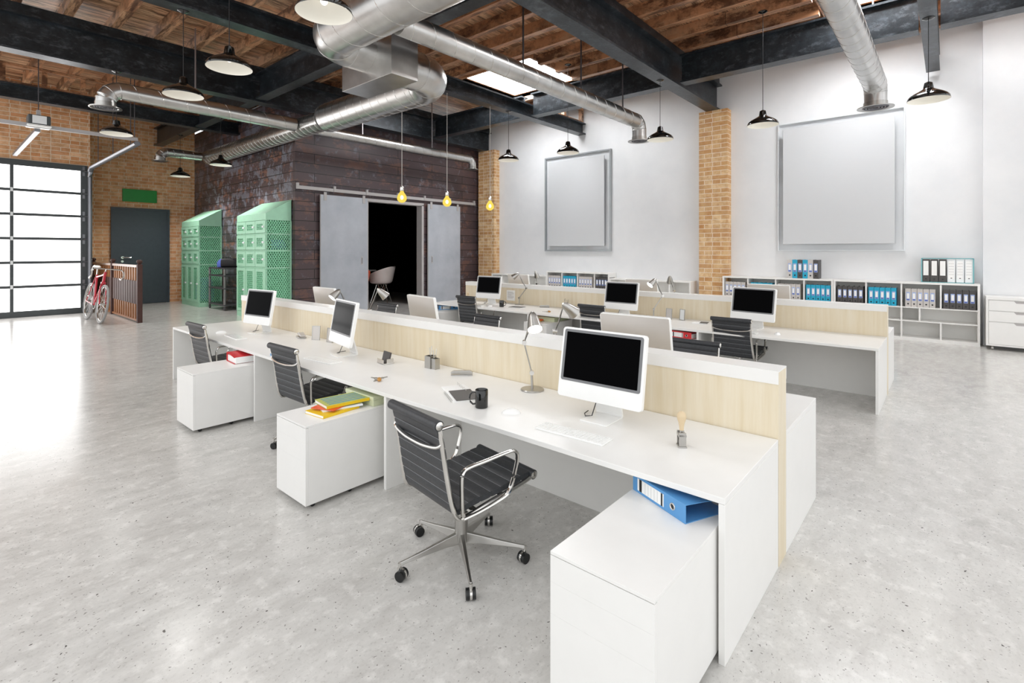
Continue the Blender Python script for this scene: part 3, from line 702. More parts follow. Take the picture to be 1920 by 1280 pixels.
# ------------------------------------------------------------------ desk lamps
def desk_lamp(label, base, j1, j2, neck, aim, r=.055):
    t = thing('desk_lamp', label, 'lamp', base, 0, 'silver desk lamps'); b = Vector(base); j1, j2, neck = [Vector(p)-b for p in (j1, j2, neck)]
    obj('base', MB().lathe([(.085, 0), (.085, .008), (.08, .012), (.001, .012)], n=28, cap=True), 'brushed', t, smooth=True)
    obj('post', MB().cyl((0, 0, .01), j1, .009, 10), 'brushed', t, smooth=True)
    d = (j2-j1).normalized(); sd = d.cross(Vector((0, 0, 1))).normalized()*.011; mb = MB()
    for s in (-1, 1): mb.cyl(j1+sd*s, j2+sd*s, .005, 8)
    obj('lower_arm', mb, 'brushed', t, smooth=True)
    obj('upper_arm', MB().cyl(j2, neck, .005, 8), 'brushed', t, smooth=True)
    for nm, p in (('lower_joint', j1), ('upper_joint', j2)):
        mb = MB(); mb.cyl(p-sd*1.9, p+sd*1.9, .017, 14); obj(nm, mb, 'chrome', t, smooth=True)
    a = (Vector(aim)).normalized(); rot = Vector((0, 0, -1)).rotation_difference(a).to_matrix().to_4x4()
    sh = MB().lathe([(.010, .012), (.02, .0), (.031, -.024), (.040, -.058), (.048, -.10), (r, -.13), (r-.004, -.13), (.046, -.10), (.026, -.024)], n=26)
    o = obj('lamp_shade', sh, 'brushed', t, smooth=True); o.matrix_local = Matrix.Translation(neck) @ rot
    gl = obj('bulb_face', MB().lathe([(.001, -.128), (r-.006, -.126)], n=22), 'lampglow', t, smooth=True); gl.matrix_local = Matrix.Translation(neck) @ rot
    mb = MB(); mid = (j2+neck)/2+Vector((0, 0, -.03)); mb.tube([j2, mid, neck+Vector((0, 0, .01))], .003, 6); obj('lamp_cable', mb, 'cord', t, smooth=True)
    return t
desk_lamp('silver desk lamp on the nearest bench, left of the biggest monitor', (2.876, 2.288, DT), (2.873, 2.291, .815), (2.838, 2.332, 1.032), (2.715, 2.16, 1.268), (-.42, -.52, -.74))
desk_lamp('silver desk lamp behind the first partition, its large shade right of the nearest lamp', (3.62, 2.62, DT), (3.62, 2.62, .82), (3.56, 2.58, 1.0), (3.45, 2.41, 1.255), (.62, -.25, -.5), .06)
desk_lamp('silver desk lamp behind the first partition, in front of the dark room opening', (3.45, 5.3, DT), (3.45, 5.3, .82), (3.45, 5.22, .99), (3.46, 5.06, 1.245), (.55, -.3, -.62))
desk_lamp('silver desk lamp behind the first partition, beside the leftmost monitor back', (3.42, 5.74, DT), (3.42, 5.74, .82), (3.45, 5.70, 1.03), (3.29, 5.62, 1.215), (-.55, .02, -.5))
desk_lamp('silver desk lamp on the second desk block near the pinned sheet of paper', (7.25, 6.08, DT), (7.25, 6.08, .815), (7.28, 5.93, 1.0), (7.16, 6.02, 1.275), (-.35, .45, -.4))
desk_lamp('silver desk lamp on the second desk block right of the middle monitor', (7.05, 3.31, DT), (7.05, 3.31, .83), (7.12, 3.2, 1.03), (6.98, 3.25, 1.28), (-.45, .25, -.45))
desk_lamp('silver desk lamp behind the second partition, right of the leftmost monitor back', (8.15, 6.33, DT), (8.15, 6.33, .82), (8.15, 6.36, 1.02), (8.1, 6.36, 1.275), (.35, 0, -.8))
desk_lamp('silver desk lamp behind the second partition, right of the middle monitor back', (8.15, 3.42, DT), (8.15, 3.42, .82), (8.12, 3.45, 1.03), (8.07, 3.5, 1.27), (.45, .2, -.6))

# ------------------------------------------------------------------ small desk things
def keyboard(label, x, y, rz):
    t = thing('keyboard', label, 'keyboard', (x, y, DT), math.radians(rz), 'white keyboards')
    obj('case', B(-.06, .06, -.215, .215, 0, .009), 'white_gloss', t, bevel=.003)
    mb = MB()
    for r in range(6):
        n = 18 if r != 5 else 11
        for c in range(n):
            w = .41/n; y0 = -.205+c*w
            mb.box(.052-r*.0185-.0155, .052-r*.0185, y0+.0015, y0+w-.0015, .009, .0115)
    o = obj('keys', mb, 'white_gloss', t); o['kind'] = 'stuff'
keyboard('white keyboard in front of the nearest monitor', 2.33, 1.57, 3)
keyboard('white keyboard before the side-on monitor on the first bench', 2.38, 4.36, 5)
keyboard('white keyboard at the far left end of the first bench', 2.36, 6.3, -4)
keyboard('white keyboard at the right workplace of the second desk block', 6.62, 1.98, 0)
keyboard('white keyboard at the left workplace of the second desk block', 6.62, 6.62, 0)
def mouse(label, x, y, rz):
    mb = MB(); mb.sphere((0, 0, .0), .03, 20, 12, (2.0, 1.12, 1.0)); 
    bmesh.ops.bisect_plane(mb.bm, geom=mb.bm.verts[:]+mb.bm.edges[:]+mb.bm.faces[:], plane_co=(0, 0, 0), plane_no=(0, 0, -1), clear_outer=True)
    bmesh.ops.holes_fill(mb.bm, edges=mb.bm.edges[:])
    o = obj('computer_mouse', mb, 'white_gloss', None, smooth=True); o.location = (x, y, DT); o.rotation_euler = (0, 0, math.radians(rz)); tag(o, label, 'mouse', 'white computer mice')
mouse('white mouse between black mug and keyboard on the nearest desk', 2.38, 2.06, -50)
mouse('white mouse at the far left end of the first bench', 2.37, 6.77, -20)
mouse('white mouse at the right workplace of the second desk block', 6.71, 1.56, 0)
mouse('white mouse by the black mug on the second desk block', 6.66, 6.27, 0)
def mug(label, x, y, ha):
    t = thing('mug', label, 'mug', (x, y, DT), math.radians(ha), 'black mugs')
    obj('cup', MB().lathe([(.001, 0), (.040, 0), (.042, .004), (.042, .112), (.040, .115), (.038, .112), (.038, .012), (.001, .01)], n=32), 'black_gloss', t, smooth=True)
    obj('handle', MB().tube([(.040, 0, .095), (.058, 0, .098), (.074, 0, .082), (.078, 0, .057), (.072, 0, .034), (.057, 0, .02), (.040, 0, .022)], .0062, 10), 'black_gloss', t, smooth=True)
mug('glossy black mug on the nearest desk beside a notebook', 2.348, 2.287, 128)
mug('small black mug on the second desk block by the pinned paper', 6.77, 6.09, -40)
# notebook, pad of notes
def notebook(label, x, y, rz, big=True):
    t = thing('notebook', label, 'notebook', (x, y, DT), math.radians(rz)); 
    obj('pages', B(-.075, .075, -.105, .105, 0, .008), 'paper', t)
    obj('cover', B(-.055, .077, -.107, .1, .008, .011), 'dark_card', t)
    mb = MB()
    for i in range(14): mb.torus((-.078, -.095+i*.0145, .006), (0, 1, 0), .006, .0013, 10, 5)
    obj('wire_binding', mb, 'brushed', t); t.scale = (1.2,)*3
notebook('grey covered spiral notebook lying beside the black mug', 2.43, 2.56, -30)
notebook('grey notebook on the second desk block right of the small black mug', 6.85, 5.80, 10)
t = thing('desk_calendar', 'white wire-bound note pad lying behind the grey notebook', 'note pad', (2.52, 2.70, DT), math.radians(-25))
obj('pages', B(-.07, .07, -.09, .09, 0, .006), 'paper', t)
mb = MB()
for i in range(6): mb.cyl((.03, -.075+i*.03, .003), (.03, -.06+i*.03, .022), .0015, 6)
obj('wire_loops', mb, 'brushed', t); t.scale = (1.25,)*3
def stapler(label, x, y, rz):
    t = thing('stapler', label, 'stapler', (x, y, DT), math.radians(rz))
    obj('foot', B(-.012, .012, -.08, .08, 0, .008), 'brushed', t, bevel=.003)
    mb = MB(); mb.prism([(-.08, .008), (.08, .014), (.08, .026), (.06, .036), (-.06, .038), (-.08, .028)], 'x', -.013, .013); obj('lever', mb, 'brushed', t, bevel=.004); t.scale = (1.1,)*3
stapler('long silver stapler on the nearest bench behind the notebooks', 2.84, 2.99, 40)
stapler('silver stapler lying on the second desk block near the pen holder', 7.2, 5.45, 35)
def pen_holder(label, x, y):
    t = thing('pen_holder', label, 'pen holder', (x, y, DT))
    for yy, h, w in ((.030, .105, .036), (-.034, .09, .026)):
        mb = MB(); mb.box(-w, w, yy-w, yy+w, 0, .006); e = .003
        for bx in ((-w, -w+e, yy-w, yy+w), (w-e, w, yy-w, yy+w), (-w+e, w-e, yy-w, yy-w+e), (-w+e, w-e, yy+w-e, yy+w)): mb.box(*bx, .006, h)
        obj('cup', mb, 'brushed', t)
    for i, (a, b, yy) in enumerate(((.01, .005, .03), (-.008, .01, .018), (.012, -.006, -.02), (-.006, .012, -.028))):
        p = tag(obj('pen', MB().cyl((x+a*.5, y+yy, DT+.022), (x+a*1.6, y+yy+b, DT+.185-.008*i), .0038, 8), 'chrome', None, smooth=True), 'silver pen standing in the %s' % ('double metal pen cup on the nearest bench' if x < 4 else 'pen cup on the second desk block'), 'pen', 'pens in pen cup %s' % ('near' if x < 4 else 'far'))
pen_holder('double metal pen cup on the nearest bench against the partition', 2.85, 3.36)
pen_holder('double metal pen cup on the second desk block before the wood partition', 7.2, 4.98)
tcard = t = thing('card_holder', 'silver card holder with dark cards on the first bench', 'card holder', (2.705, 3.84, DT), math.radians(-8))
obj('tray', B(-.035, .035, -.055, .055, 0, .008), 'chrome', t, bevel=.002); obj('front_lip', B(-.04, -.034, -.04, .04, .004, .03), 'chrome', t); obj('side_block', B(-.02, .03, -.055, -.045, .008, .035), 'chrome', t)
mb = MB(); mb.T = Matrix.Rotation(.25, 4, 'Y'); mb.box(-.008, .004, -.045, .045, .005, .075); obj('cards', mb, 'dark_card', t); t.scale = (1.35,)*3
def keys(label, x, y, rz):
    t = thing('key_bunch', label, 'keys', (x, y, DT), math.radians(rz))
    obj('key_ring', MB().torus((0, 0, .004), (0, 0, 1), .016, .0018, 20, 6), 'chrome', t, smooth=True)
    o = obj('wooden_fob', MB().sphere((-.05, 0, .011), .011, 14, 8, (2.6, 1.15, .95)), 'wood_fob', t, smooth=True)
    for a in (40, 150, -60):
        mb = MB(); mb.T = Matrix.Rotation(math.radians(a), 4, 'Z'); mb.box(.016, .06, -.004, .004, .001, .004); mb.cyl((.024, 0, .001), (.024, 0, .005), .012, 12)
        obj('key', mb, 'brushed', t)
    t.scale = (1.35,)*3
keys('bunch of keys with a wooden fob on the first bench', 2.33, 3.40, 60)
keys('bunch of keys with a wooden fob on the second desk block', 6.70, 5.02, 70)
def stamp(label, x, y, rz):
    t = thing('hand_stamp', label, 'stamp', (x, y, DT), math.radians(rz))
    obj('foot_plate', B(-.03, .03, -.022, .022, 0, .006), 'brushed', t, bevel=.002)
    mb = MB(); mb.box(-.026, -.018, -.018, .018, .006, .075); mb.box(.018, .026, -.018, .018, .006, .075); mb.box(-.026, .026, -.02, .02, .055, .066); mb.cyl((0, 0, .03), (0, 0, .085), .01, 12); mb.box(-.015, .015, -.013, .013, .008, .028)
    obj('metal_frame', mb, 'brushed', t, bevel=.001)
    obj('wooden_handle', MB().lathe([(.011, .083), (.012, .1), (.016, .122), (.022, .14), (.024, .155), (.019, .172), (.008, .18), (.001, .181)], n=22), 'wood_light', t, smooth=True)
stamp('metal date stamp with a wooden knob on the nearest desk corner', 2.558, 1.047, 35)
stamp('wooden knobbed stamp at the far left end of the second desk block', 7.1, 7.30, 10)
def frame(label, x, y, rz, mat):
    t = thing('photo_stand', label, 'photo stand', (x, y, DT), math.radians(rz))
    mb = MB(); mb.T = Matrix.Rotation(.08, 4, 'Y')
    for a in ((-.05, -.042, 0, .16), (.042, .05, 0, .16), (-.042, .042, 0, .008), (-.042, .042, .152, .16)): mb.box(-.004, .004, a[0], a[1], a[2], a[3])
    obj('frame', mb, 'brushed', t)
    mb = MB(); mb.T = Matrix.Rotation(.08, 4, 'Y'); mb.box(-.002, .003, -.042, .042, .008, .152); obj('picture', mb, mat, t)
    mb = MB(); mb.T = Matrix.Translation((.05, 0, 0)) @ Matrix.Rotation(-.28, 4, 'Y'); mb.box(-.002, .002, -.012, .012, 0, .13); obj('strut', mb, 'brushed', t)
frame('small metal photo stand on the first bench, left one by the side-on monitor', 2.88, 5.42, 30, 'alu_back')
frame('small metal photo stand half behind the side-on monitor', 2.90, 5.16, 5, 'alu_back')
frame('small photo stand on the second desk block with a plain brown print', 7.15, 3.12, -10, 'alu_back')
frame('small photo stand on the second desk block with a pale coloured print', 7.17, 2.93, -25, 'white_card')
t = thing('hole_punch', 'pale metal hole punch on the first bench left of the photo stands', 'hole punch', (2.85, 5.70, DT), math.radians(75))
obj('foot', B(-.06, .06, -.03, .03, 0, .012), 'brushed', t, bevel=.004); mb = MB(); mb.prism([(-.07, .015), (.06, .02), (.06, .035), (.0, .045), (-.07, .03)], 'y', -.02, .02); obj('lever', mb, 'alu_back', t, bevel=.004); t.scale = (1.4,)*3
t = thing('open_book', 'slim open booklet on the second desk block left of the right chair', 'booklet', (7.05, 2.62, DT), .2)
obj('pages', B(-.07, .07, -.1, .1, 0, .01), 'paper', t, bevel=.002); obj('cover', B(-.075, .075, -.105, .0, .01, .013), 'dark_card', t)
for lab, x, y, m in (('small blue sticky note pad near the second chair back', 2.20, 4.93, 'blue'), ('small red sticky note pad near the second chair back', 2.27, 4.87, 'red')):
    o = obj('sticky_note_pad', B(-.03, .03, -.03, .03, 0, .02), m, None, bevel=.002); o.location = (x, y, DT); tag(o, lab, 'note pad')
t = thing('paper_sheet', 'printed white sheet pinned to the second wood partition', 'paper', (7.368, 6.39, .735))
obj('sheet', B(-.003, 0, -.105, .105, 0, .20), 'paper', t)
mb = MB(); random.seed(3)
for i in range(9): mb.box(-.0036, -.003, -.08+.1*random.random()*(i % 4 == 0), .08, .165-i*.015, .169-i*.015)
obj('printed_lines', mb, 'grey_plastic', t)

# binders lying on pedestals
def flat_binder(label, p0, p1, z, depth, th, mat, inner, paper=False, rings=True, cat='binder'):
    # spine runs p0 -> p1; covers reach away on the right-hand side of that direction
    a = Vector((p0[0], p0[1], 0)); e = Vector((p1[0]-p0[0], p1[1]-p0[1], 0)); L = e.length
    t = thing('ring_binder', label, cat, (p0[0], p0[1], z), math.atan2(e.y, e.x))
    # local x along the spine, +y = inward
    obj('spine', B(0, L, 0, .004, 0, th), mat, t)
    obj('lower_cover', B(0, L, .004, depth, 0, .003), mat, t)
    mb = MB(); mb.skin([[mb.v((0, y, zz)), mb.v((L, y, zz)), mb.v((L, y, zz+.003)), mb.v((0, y, zz+.003))] for y, zz in ((.004, th-.003), (depth*.5, th*.86), (depth, th*.7 if paper else th*.62))])
    obj('upper_cover', mb, mat, t)
    lb = obj('spine_label', B(L*.1, L*.62, -.0012, 0, th*.15, th*.85), 'paper', t)
    mb = MB(); mb.box(L*.14, L*.19, -.0017, -.0012, th*.15, th*.85); mb.box(L*.57, L*.60, -.0017, -.0012, th*.15, th*.85); obj('label_bands', mb, 'black', lb)
    mb = MB()
    for i in range(5): mb.box(L*(.26+.06*i), L*(.26+.06*i)+.0008, -.0015, -.0012, th*.18, th*.82)
    obj('label_rules', mb, 'grey_plastic', lb)
    r = obj('finger_ring', MB().torus((L*.78, -.001, th*.5), (0, 1, 0), .013, .003, 20, 6), 'chrome', t, smooth=True)
    obj('finger_hole', MB().cyl((L*.78, -.0008, th*.5), (L*.78, .0, th*.5), .011, 18), 'black', r)
    if paper: obj('paper_block', B(.012, L-.012, .02, depth-.012, .004, th*.72), 'paper', t, bevel=.002)
    return t
flat_binder('blue ring binder lying under the desk corner in the foreground', (2.215, 1.145), (2.074, .833), .5555, .24, .08, 'blue', 'blue_in')
flat_binder('red ring binder full of paper on the far left pedestal', (2.04, 5.68), (2.33, 5.66), .5555, -.24, .09, 'red', 'red', True)
flat_binder('red ring binder on the pedestal behind the large monitor back', (6.46, 2.80), (6.42, 2.50), .5555, .26, .085, 'red', 'red', True)
flat_binder('blue ring binder on the pedestal at the left end of the second desk block', (6.46, 7.44), (6.78, 7.24), .5555, .19, .08, 'blue', 'blue_in')
# magazines
def magazine(label, c, rz, z, w, d, th, top, edge='yellow', tilt=0):
    t = thing('magazine', label, 'magazine', (c[0], c[1], z), math.radians(rz)); t.rotation_euler = (0, math.radians(tilt), math.radians(rz))
    obj('pages', B(-w/2+.003, w/2-.003, -d/2+.003, d/2-.004, .002, th-.002), 'paper', t)
    mb = MB(); mb.box(-w/2, w/2, -d/2, d/2, 0, .002); mb.box(-w/2, w/2, -d/2, d/2, th-.002, th); mb.box(-w/2, w/2, -d/2-.0015, -d/2, 0, th); obj('cover', mb, top, t)
    return t
a = magazine('yellow-spined magazine at the bottom of the pile on the pedestal', (1.90, 3.335), 6, .5555, .30, .21, .02, 'yellow')
b = magazine('white loose-leaf magazine in the middle of the pile on the pedestal', (1.96, 3.35), -14, .576, .28, .20, .012, 'white_card')
magazine('thin orange and white magazine poking out of the pile on the pedestal', (1.93, 3.36), 22, .5885, .27, .19, .006, 'orange')
c = magazine('striped yellow and blue magazine on top of the pile on the pedestal', (1.99, 3.36), -7, .5955, .32, .22, .022, 'olive')
mb = MB()
for i in range(5): mb.box(-.13, .14, -.085+i*.038, -.07+i*.038, .0221, .0226)
obj('cover_stripes', mb, 'stripe_blue', c); mb = MB(); mb.box(-.16, .16, -.112, -.111, .001, .021); obj('spine', mb, 'yellow', c)
magazine('yellow magazine lying on the pedestal under the second desk block', (6.42, 5.04), 20, .5555, .2, .15, .02, 'yellow')
magazine('red and white magazine on top of the yellow one, second desk block', (6.43, 5.03), -15, .576, .18, .14, .015, 'orange')
for lab, x0, x1, y0, y1 in (('pale green file box on the pedestal with magazines, first bench', 2.14, 2.345, 3.19, 3.56), ('pale green file box on the pedestal under the second desk block', 6.55, 6.95, 4.76, 5.12)):
    t = thing('file_box', lab, 'box', ((x0+x1)/2, (y0+y1)/2, .5555)); a, b = (x1-x0)/2, (y1-y0)/2
    obj('body', B(-a, a, -b, b, 0, .045), 'palegreen', t, bevel=.003); obj('lid', B(-a-.004, a+.004, -b-.004, b+.004, .045, .07), 'palegreen', t, bevel=.004)

# ------------------------------------------------------------------ shelves with binders
XS = 12.15
def shelf(label, y0, y1, h, vert, horiz, extra=(), th=.035, base=.06):
    # y runs right (small) to left (large); open toward -x
    t = thing('shelf_unit', label, 'shelf', (XS, 0, 0)); D = XW-XS-.005
    for y in (y0, y1-th): obj('side_panel', B(0, D, y, y+th, 0, h-th), 'white', t)
    obj('top_panel', B(-.004, D, y0, y1, h-th, h), 'white', t)
    obj('base_panel', B(0, D, y0+th, y1-th, 0, base), 'white', t)
    obj('back_panel', B(D-.012, D, y0+th, y1-th, base, h-th), 'white', t)
    for z in horiz: obj('shelf_board', B(.004, D-.012, y0+th, y1-th, z-.02, z), 'white', t)
    for y, a, b in vert: obj('divider', B(.004, D-.012, y-.0125, y+.0125, a, b), 'white', t)
    return t
Hs = 1.105; T3 = .635; T2 = .38
RV = (.106, .68, 1.235); LV = (2.32, 2.867, 3.44)
shelf('white cube shelf unit at the right end of the white wall', -.425, 1.785, Hs, [(y, T3, Hs-.035) for y in RV]+[(y, .06, T2-.02) for y in (.106, .68, 1.235)]+[(.41, T2, T3-.02), (.68, T2, T3-.02), (1.235, T2, T3-.02)], (T3, T2))
shelf('white cube shelf unit just right of the nearer brick pier', 1.79, 3.995, Hs, [(y, T3, Hs-.035) for y in LV]+[(y, .06, T2-.02) for y in LV]+[(2.6, T2, T3-.02)], (T3, T2))
MVs = (7.467, 8.032, 8.57)
shelf('white cube shelf unit below the tall wall panel, taller than its neighbours', 7.0, 9.12, 1.085, [(y, .615, 1.05) for y in MVs]+[(y, .06, .36) for y in MVs], (.615, .36))
shelf('low white shelf unit between the far brick pier and the binder shelf', 9.125, 11.37, .945, [(9.9, .5, .91), (10.94, .5, .91), (10.3, .06, .48)], (.5,))
shelf('low white shelf unit left of the nearer brick pier', 4.75, 6.99, .945, [(5.29, .5, .91), (6.1, .5, .91), (6.5, .06, .48)], (.5,))
def make_binder(mat, h=.345, w=.084, d=.27, big=False):
    t = thing('ring_binder', '', 'binder', (0, 0, 0))
    mb = MB(); mb.box(0, .003, -w/2, w/2, 0, h); mb.box(.003, d, -w/2, -w/2+.003, 0, h); mb.box(.003, d, w/2-.003, w/2, 0, h)
    obj('cover', mb, mat, t); obj('paper_block', B(.02, d-.01, -w/2+.006, w/2-.006, .006, h-.02), 'paper', t)
    lb = obj('spine_label', B(-.0012, 0, -w*.33, w*.33, h*.34, h*.80), 'label_pale', t)
    mb = MB(); mb.box(-.002, -.0012, -w*.22, w*.22, h*.44, h*.74); obj('label_card', mb, 'paper', lb)
    mb = MB(); mb.box(-.002, -.0012, -w*.24, w*.24, h*.36, h*.42); obj('label_foot', mb, 'label_blue', lb)
    mb = MB(); mb.cyl((-.0015, 0, h*.16), (0, 0, h*.16), w*.17, 16); obj('finger_hole', mb, 'black', t)
    return t
BP = {}
CN = {'grey_card': 'light grey', 'cyan': 'cyan', 'dark_card': 'charcoal'}
def put_binder(mat, y, z, lab, group, x=XS+.03):
    if mat not in BP: BP[mat] = make_binder(mat); b = BP[mat]; b.location = (x, y, z); b['label'] = lab; b['group'] = group
    else: b = dup(BP[mat], (x, y, z), 0, lab, group)
    return b
def row(mat, yl, n, z, where, pitch=.089):
    for i in range(n): put_binder(mat, yl-pitch*(i+.5), z, '%s binder, %s from left of the %s' % (CN[mat], ORD[i], where), 'binders, %s' % where)
row('dark_card', 1.725, 5, T3, 'charcoal five nearest the middle upright')
row('cyan', 1.20, 5, T3, 'cyan five in the right-end shelf')
row('grey_card', .625, 5, T3, 'grey five in the right-end shelf')
row('dark_card', .075, 5, T3, 'charcoal five at far right of the shelves')
row('grey_card', 3.945, 5, T3, 'grey five beside the nearer brick pier')
row('cyan', 3.385, 5, T3, 'cyan five behind the monitor back')
row('grey_card', 2.835, 5, T3, 'grey five right of the monitor back')
row('cyan', 2.285, 5, T3, 'cyan five right of the monitor back')
row('grey_card', 9.07, 5, .615, 'leftmost five below the tall panel')
row('cyan', 8.535, 5, .615, 'cyan five below the tall wall panel')
row('grey_card', 7.995, 5, .615, 'second grey five below the tall panel')
row('dark_card', 7.435, 5, .615, 'charcoal five below the tall wall panel')
for i, m in enumerate(('grey_card', 'cyan', 'dark_card', 'cyan', 'grey_card', 'dark_card')):
    tb = put_binder(m, 2.60-.098*i, Hs+.001, '%s binder on top of the shelf, %s from left of six' % (CN[m], ORD[i]), 'binders standing on top of the shelf', XS+.06); tb.scale = (1.15,)*3
# magazine rack at right with six files
t = thing('file_rack', 'teal wire file rack on top of the right-end shelf', 'rack', (XS+.08, .02, Hs+.001))
mb = MB()
for y in (-.36, .36): mb.box(0, .012, y-.008, y+.008, 0, .45); mb.box(.25, .262, y-.008, y+.008, 0, .45); mb.box(0, .262, y-.006, y+.006, .44, .452); mb.box(0, .262, y-.006, y+.006, 0, .012)
mb.box(0, .012, -.36, .36, .44, .452); mb.box(.25, .262, -.36, .36, .44, .452); mb.box(0, .262, -.36, .36, 0, .01)
obj('wire_frame', mb, simple('teal_wire', '#6fb2b8', .4), t)
for i in range(6):
    y = .02+.30-.12*i; dk = i < 3
    f = thing('file_box', '%s file in the teal rack, %s from left' % ('charcoal' if dk else 'white', ORD[i]), 'file', (XS+.095, y, Hs+.012), 0, 'files in the teal rack')
    obj('body', B(0, .22, -.054, .054, 0, .42), 'dark_card' if dk else 'white_card', f, bevel=.003)
    lb = obj('label_card', B(-.0015, 0, -.038, .038, .12 if dk else .06, .39), 'paper', f)
    mb = MB()
    if not dk:
        for j in range(5): mb.box(-.002, -.0015, -.036, .036, .14+j*.05, .143+j*.05)
    mb.box(-.002, -.0015, -.012, .012, .045 if dk else .068, .06 if dk else .085); obj('label_print', mb, 'grey_plastic' if not dk else 'black', lb)
# drawer cabinet on casters at right edge
t = thing('drawer_cabinet', 'white three-drawer cabinet on casters at the right edge', 'drawer cabinet', (11.9, -1.05, 0)); a = .56
obj('body', B(.02, .5, -a, a, .075, .905), 'white', t, bevel=.004)
mb = MB(); mb.box(0, .02, -a, -a+.03, .075, .905); mb.box(0, .02, a-.03, a, .075, .905); mb.box(0, .02, -a+.03, a-.03, .86, .905); mb.box(0, .02, -a+.03, a-.03, .075, .10); obj('face_frame', mb, 'white', t)
for z0, z1 in ((.105, .48), (.49, .665), (.675, .85)):
    mb = MB(); y0, y1 = -a+.034, a-.034; c = .06; w1 = .16
    mb.prism([(y0, z0), (y1, z0), (y1, z1), (c+w1, z1), (c+w1-.03, z1-.04), (c-w1+.03, z1-.04), (c-w1, z1), (y0, z1)], 'x', .0, .018)
    d = obj('drawer', mb, 'white', t)
    obj('finger_pull', B(.012, .018, c-w1, c+w1, z1-.045, z1-.002), 'rail_grey', d)
for x in (.06, .44):
    for y in (-a+.08, a-.08):
        mb = MB(); mb.cyl((x, y-.014, .034), (x, y+.014, .034), .034, 18); mb.cyl((x, y, .05), (x, y, .076), .012, 10); obj('caster', mb, 'brushed', t, smooth=True)

# ------------------------------------------------------------------ wall panels in acrylic frames
def wall_panel(label, y0, y1, z0, z1, py0, py1, pz0, pz1, edge, off):
    t = thing('wall_panel', label, 'wall panel', (XW, (y0+y1)/2, z0)); c = (y0+y1)/2
    a, b = y0-c, y1-c; h = z1-z0; w = .02 if edge == 'acrylic' else .045
    mb = MB()
    for bx in ((a, a+w, 0, h), (b-w, b, 0, h), (a+w, b-w, 0, w), (a+w, b-w, h-w, h)): mb.box(-.07, -.001, *bx)
    obj('frame', mb, 'frame_grey' if edge != 'acrylic' else 'white_card', t, bevel=.004)
    obj('blank_panel', B(-off-.03, -off, py0-c, py1-c, pz0-z0, pz1-z0), 'panel_grey', t, bevel=.004)
    mb = MB()
    for yy in (py0-c+.2, py1-c-.2):
        for zz in (pz0-z0+.2, pz1-z0-.2): mb.cyl((-off, yy, zz), (-.001, yy, zz), .015, 10)
    obj('stand_off', mb, 'brushed', t)
    obj('clear_sheet', B(-.075, -.071, a, b, 0, h), 'acrylic', t)
wall_panel('large square blank grey panel in a clear frame at right of the white wall', .64, 2.90, 1.69, 4.52, .795, 2.77, 1.84, 4.36, 'acrylic', .15)
wall_panel('tall blank pale grey panel in a grey frame left of the nearer brick pier', 7.14, 9.45, 1.68, 4.55, 7.32, 9.26, 1.83, 4.38, 'grey', .10)

# ------------------------------------------------------------------ sliding doors
t = thing('sliding_door_track', 'long pale sliding door rail fixed to the dark plank wall', 'rail', (6.02, 12.3, 3.24))
obj('rail_bar', B(0, 6.26, -.05, -.035, 0, .085), 'rail_grey', t); 
for x in (.02, 1.02, 2.0, 3.05, 4.05, 5.1, 6.2): obj('bracket', B(x-.03, x+.03, -.065, 0, .0, .15), 'rail_grey', t, bevel=.004)
for lab, x0, x1, hx in (('left pale grey sliding door on the plank wall', 6.62, 8.0, 1.20), ('right pale grey sliding door on the plank wall', 10.16, 11.52, .15)):
    t = thing('sliding_door', lab, 'door', (x0, 12.24, .012), 0, 'pale grey sliding doors'); w = x1-x0
    obj('door_leaf', B(0, w, -.04, 0, 0, 3.13), 'steel_door', t, bevel=.004)
    obj('edge_trim', B(-.006, 0, -.042, .0, 0, 3.13), 'rail_grey', t)
    h = obj('handle', B(hx-.03, hx+.03, -.052, -.04, 1.30, 1.52), 'rail_grey', t, bevel=.008); obj('handle_recess', B(hx-.014, hx+.014, -.0535, -.052, 1.33, 1.49), 'grey_plastic', h)
    for x in (.12, w-.12): obj('hanger', B(x-.04, x+.04, -.055, -.0405, 2.98, 3.20), 'rail_grey', t, bevel=.004)

# chairs and table inside the dark room
def shell_chair(label, loc, rz, mat, sc):
    t = thing('shell_armchair', label, 'chair', loc, math.radians(rz), None, sc)
    # bucket: rings from the seat base out to the rim; the rim rises at the back (-x)
    mb = MB(); R = []; n = 28
    for j, (f, base) in enumerate(((.001, 0), (.45, .004), (.75, .02), (.95, .07), (1.0, .14), (1.03, .22), (1.08, .30))):
        ring = []
        for i in range(n):
            a = 2*PI*i/n; bk = (1-math.cos(a))/2; sd = abs(math.sin(a))
            rim = .05*(1-bk)**2+.17*sd*(1-bk*.2)+.30*bk**1.8
            fr = max(0, (j-3)/3); z = .44+base*.35+(rim-.02)*fr
            x = .27*f*math.cos(a)-.05*fr*bk; y = .31*f*math.sin(a)*(1+.10*fr)
            ring.append(mb.v((x, y, z)))
        R.append(ring)
    mb.skin(R, False); o = obj('shell', mb, mat, t, smooth=True); s = o.modifiers.new('solid', 'SOLIDIFY'); s.thickness = .012; o.modifiers.new('sub', 'SUBSURF').levels = 1; o.modifiers['sub'].render_levels = 2
    for sx in (-1, 1):
        for sy in (-1, 1):
            mb = MB(); mb.tube([(sx*.08, sy*.10, .425), (sx*.20, sy*.22, 0.0)], .007, 8); mb.tube([(-sx*.05, sy*.12, .425), (sx*.20, sy*.22, .005)], .005, 8)
            obj('leg', mb, 'chrome', t, smooth=True)
    mb = MB(); mb.tube([(-.14, 0, .425), (-.02, -.16, .2), (.02, .16, .2), (.14, 0, .425)], .005, 8); obj('wire_brace', mb, 'chrome', t, smooth=True)
